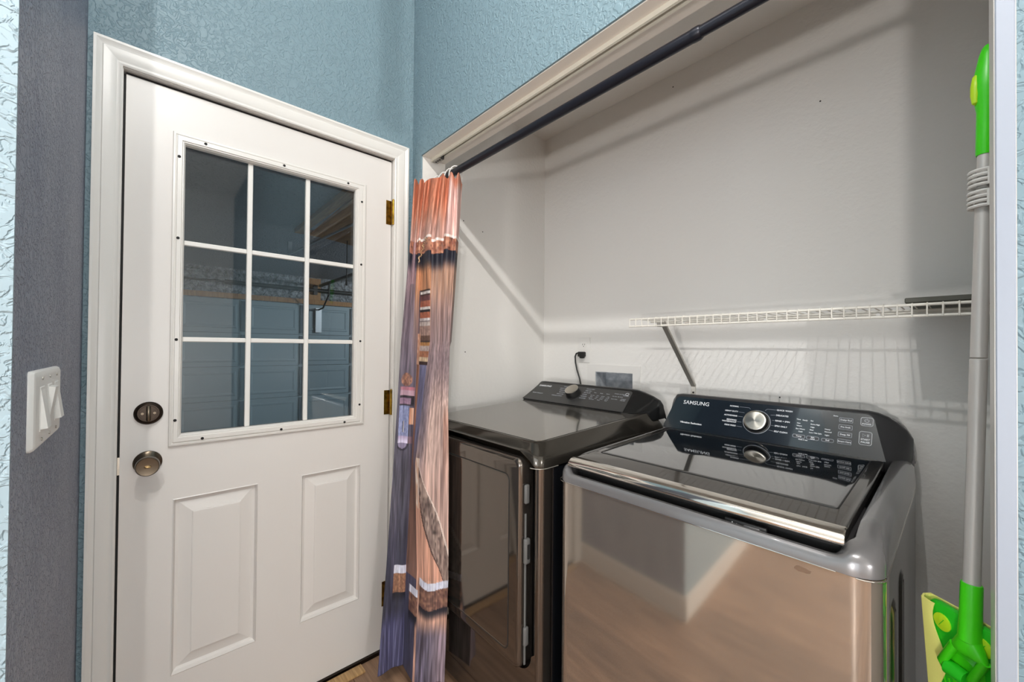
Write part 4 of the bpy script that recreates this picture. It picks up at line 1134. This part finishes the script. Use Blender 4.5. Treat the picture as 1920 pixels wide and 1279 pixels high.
b = nb(); loft(b, [[hp_(s, l + LH, .003) for s, l in rrect(-.027, .027, -.040, .030, .02, 6)], [hp_(s, l + LH, .009) for s, l in rrect(-.021, .021, -.034, .024, .016, 6)]]); hub = obj('swivel_base', b, GREEN, hd, 40)
b = nb(); a = hp_(-.0135, LH - .004, .017); c = hp_(.0135, LH - .004, .017); cyl(b, a, c, .0125, n=20); obj('swivel_barrel', b, GREEND, hub)
b = nb(); top_ = pp(zt_(.792))
hn_ = HS.cross(d).normalized()
loft(b, [[top_ - d * q + HS * (w_ * math.cos(a * PI / 12)) + hn_ * (t_ * math.sin(a * PI / 12)) for a in range(24)] for q, w_, t_ in ((-.004, .0125, .0125), (.004, .0145, .0130), (.012, .0185, .0125), (.020, .0225, .0115), (.027, .0240, .0100), (.030, .0235, .0080))])
for sg in (-1, 1): tube(b, [top_ + HS * .0195 * sg - d * .026, hp_(.0205 * sg, LH + .002, .019), hp_(.0205 * sg, LH - .012, .015)], [.0068, .0062, .0045], 12)
obj('yoke', b, GREEN, so_)
for (s, l) in ((-.028, .094), (.028, .094), (-.028, -.094), (.028, -.094)):
    b = nb(); loops = []
    for k_, n_ in ((1, .003), (1, .0048), (.8, .0056)):
        loops.append([hp_(s + .0125 * k_ * math.cos(a * PI / 10), l + .0155 * k_ * math.sin(a * PI / 10), n_) for a in range(20)])
    loft(b, loops); g_ = obj('cloth_gripper', b, LIME, hd, 40, label='lime oval cloth gripper')
    b = nb(); tube(b, [hp_(s - .004, l - .007, .0058), hp_(s + .004, l + .007, .0058)], .0005, 5); obj('gripper_slit', b, GREEND, g_)
# yellow pad wrapped around the long edge, wavy inner edge
b = nb(); loops = []
NP = 30
for k in range(NP + 1):
    l = -.123 + .246 * k / NP
    inn = .015 + .008 * math.cos((l - .02) * 2 * PI / .15)
    loops.append([hp_(-.048 + inn, l, .0052), hp_(-.048 + inn * .4, l, .0060), hp_(-.054, l, .004), hp_(-.058, l, -.003), hp_(-.056, l, -.012), hp_(0, l, -.016), hp_(.056, l, -.012), hp_(.056, l, -.0145), hp_(0, l, -.019), hp_(-.058, l, -.0145), hp_(-.061, l, -.003), hp_(-.057, l, .006), hp_(-.048 + inn * .4, l, .0078), hp_(-.048 + inn, l, .0066)])
loft(b, loops); obj('cleaning_pad', b, PADY, mp_, 40, label='pale yellow pad folded over the head edge')
nmat = Matrix((HS, HL, HN)).transposed().to_4x4()
b = nb(); text_into(b, 'Swiffer', .022, Matrix.Translation(hp_(.006, -.078, .0042)) @ nmat @ Matrix.Rotation(.25, 4, 'Z'), bold=.0006)
obj('brand_lettering', b, PRINT, hd, 0)
hl = thing('mop_holder', 'white ribbed clip holding the mop pole on the closet side wall', 'wall clip', (XCR, .21, 1.53))
for k, zc in enumerate((1.548, 1.512)):
    c = pp(zt_(zc))
    b = nb(); box(b, XCR - .005, XCR, c.y - .03, c.y + .03, zc - .016, zc + .016, .002, 1); obj('back_plate', b, PLASTW, hl)
    b = nb()
    for q in range(4):
        z_ = zc - .012 + .008 * q
        pts = []
        for a_ in range(-12, 13):
            a = PI + a_ * PI / 14
            pts.append((c.x + .0165 * math.cos(a), c.y + .0165 * math.sin(a), z_))
        tube(b, pts, .0026, 6)
    box(b, c.x + .003, XCR - .004, c.y + .0125, c.y + .0185, zc - .014, zc + .014); box(b, c.x + .003, XCR - .004, c.y - .0185, c.y - .0125, zc - .014, zc + .014)
    obj('clip', b, PLASTW, hl)

# ------------------------------------------------------------------ light switch
sw = thing('light_switch', 'white wall plate with three rocker switches on the grey-blue wall', 'light switch', (.52, YW, 1.15))
px0, px1, pz0_, pz1_ = .405, .634, 1.090, 1.214
b = nb(); loops = []
for ins, yy in ((0, 0), (0, .003), (.002, .0065), (.006, .0085)):
    loops.append([(x, YW + yy, z) for x, z in rrect(px0 + ins, px1 - ins, pz0_ + ins, pz1_ - ins, .006, 4)])
loft(b, loops); obj('wall_plate', b, PLASTW, sw, 30)
for i, up in enumerate((1, -1, 1)):
    cx = .455 + .0645 * i
    b = nb(); box(b, cx - .0175, cx + .0175, YW + .0065, YW + .0095, 1.116, 1.188, .001, 1); fr_ = obj('switch_frame', b, PLASTW, sw)
    b = nb()
    za, zb2 = 1.120, 1.184
    lo, hi = (.0175, .0098) if up > 0 else (.0098, .0175)
    loft(b, [[(cx - .0155, YW + .008, za), (cx + .0155, YW + .008, za), (cx + .0155, YW + .008, zb2), (cx - .0155, YW + .008, zb2)],
             [(cx - .0155, YW + lo, za + .0015), (cx + .0155, YW + lo, za + .0015), (cx + .0155, YW + hi, zb2 - .0015), (cx - .0155, YW + hi, zb2 - .0015)]])
    obj('rocker', b, PLASTW, fr_, 20)
    for zz in (1.103, 1.201):
        b = nb(); cyl(b, (cx, YW + .008, zz), (cx, YW + .0098, zz), .0028, n=12); obj('screw', b, STEELB, sw)

# ------------------------------------------------------------------ ceiling fixtures above the frame
def fixture(label, bulbs, cx, cy):
    t = thing('ceiling_light', label, 'ceiling light', (cx, cy, ZR))
    xs = [p[0] for p in bulbs]; ys = [p[1] for p in bulbs]
    b = nb(); box(b, min(xs) - .09, max(xs) + .09, min(ys) - .05, max(ys) + .05, ZR - .03, ZR, .006, 2); obj('canopy', b, NICKEL, t)
    for p in bulbs:
        b = nb(); cyl(b, (p[0], p[1], p[2] + .06), (p[0], p[1], ZR - .03), .016, n=16); st = obj('stem', b, NICKEL, t)
        b = nb(); lathe(b, [(.016, .062), (.020, .058), (.020, .040), (.017, .038), (0, .038)], p, (0, 0, 1), 18); obj('socket', b, NICKEL, st)
fixture('two-bulb nickel ceiling light in front of the closet', [LB, LC], 1.12, -.82)
fixture('single-bulb nickel ceiling light further back in the room', [LA], LA[0], LA[1])

# stands under the added fill lights in the room behind the camera
for L_, lb in ((LF, 'added fill light with a small globe on a slim nickel stand in the room behind the camera'), (LS, 'added fill light with a large globe on a slim nickel stand at the right of the room')):
    t = thing('fill_light_stand', lb, 'floor lamp', (L_[0], L_[1], 0))
    obj('base', lathe(nb(), [(0, 0), (.15, 0), (.15, .012), (.13, .022), (.02, .03), (0, .03)], (L_[0], L_[1], 0), (0, 0, 1), 32), NICKEL, t)
    obj('pole', cyl(nb(), (L_[0], L_[1], .03), (L_[0], L_[1], L_[2] - .16), .012, n=16), NICKEL, t)
    obj('socket', lathe(nb(), [(0, 0), (.014, 0), (.028, .02), (.03, .028), (0, .028)], (L_[0], L_[1], L_[2] - .16), (0, 0, 1), 20), NICKEL, t)
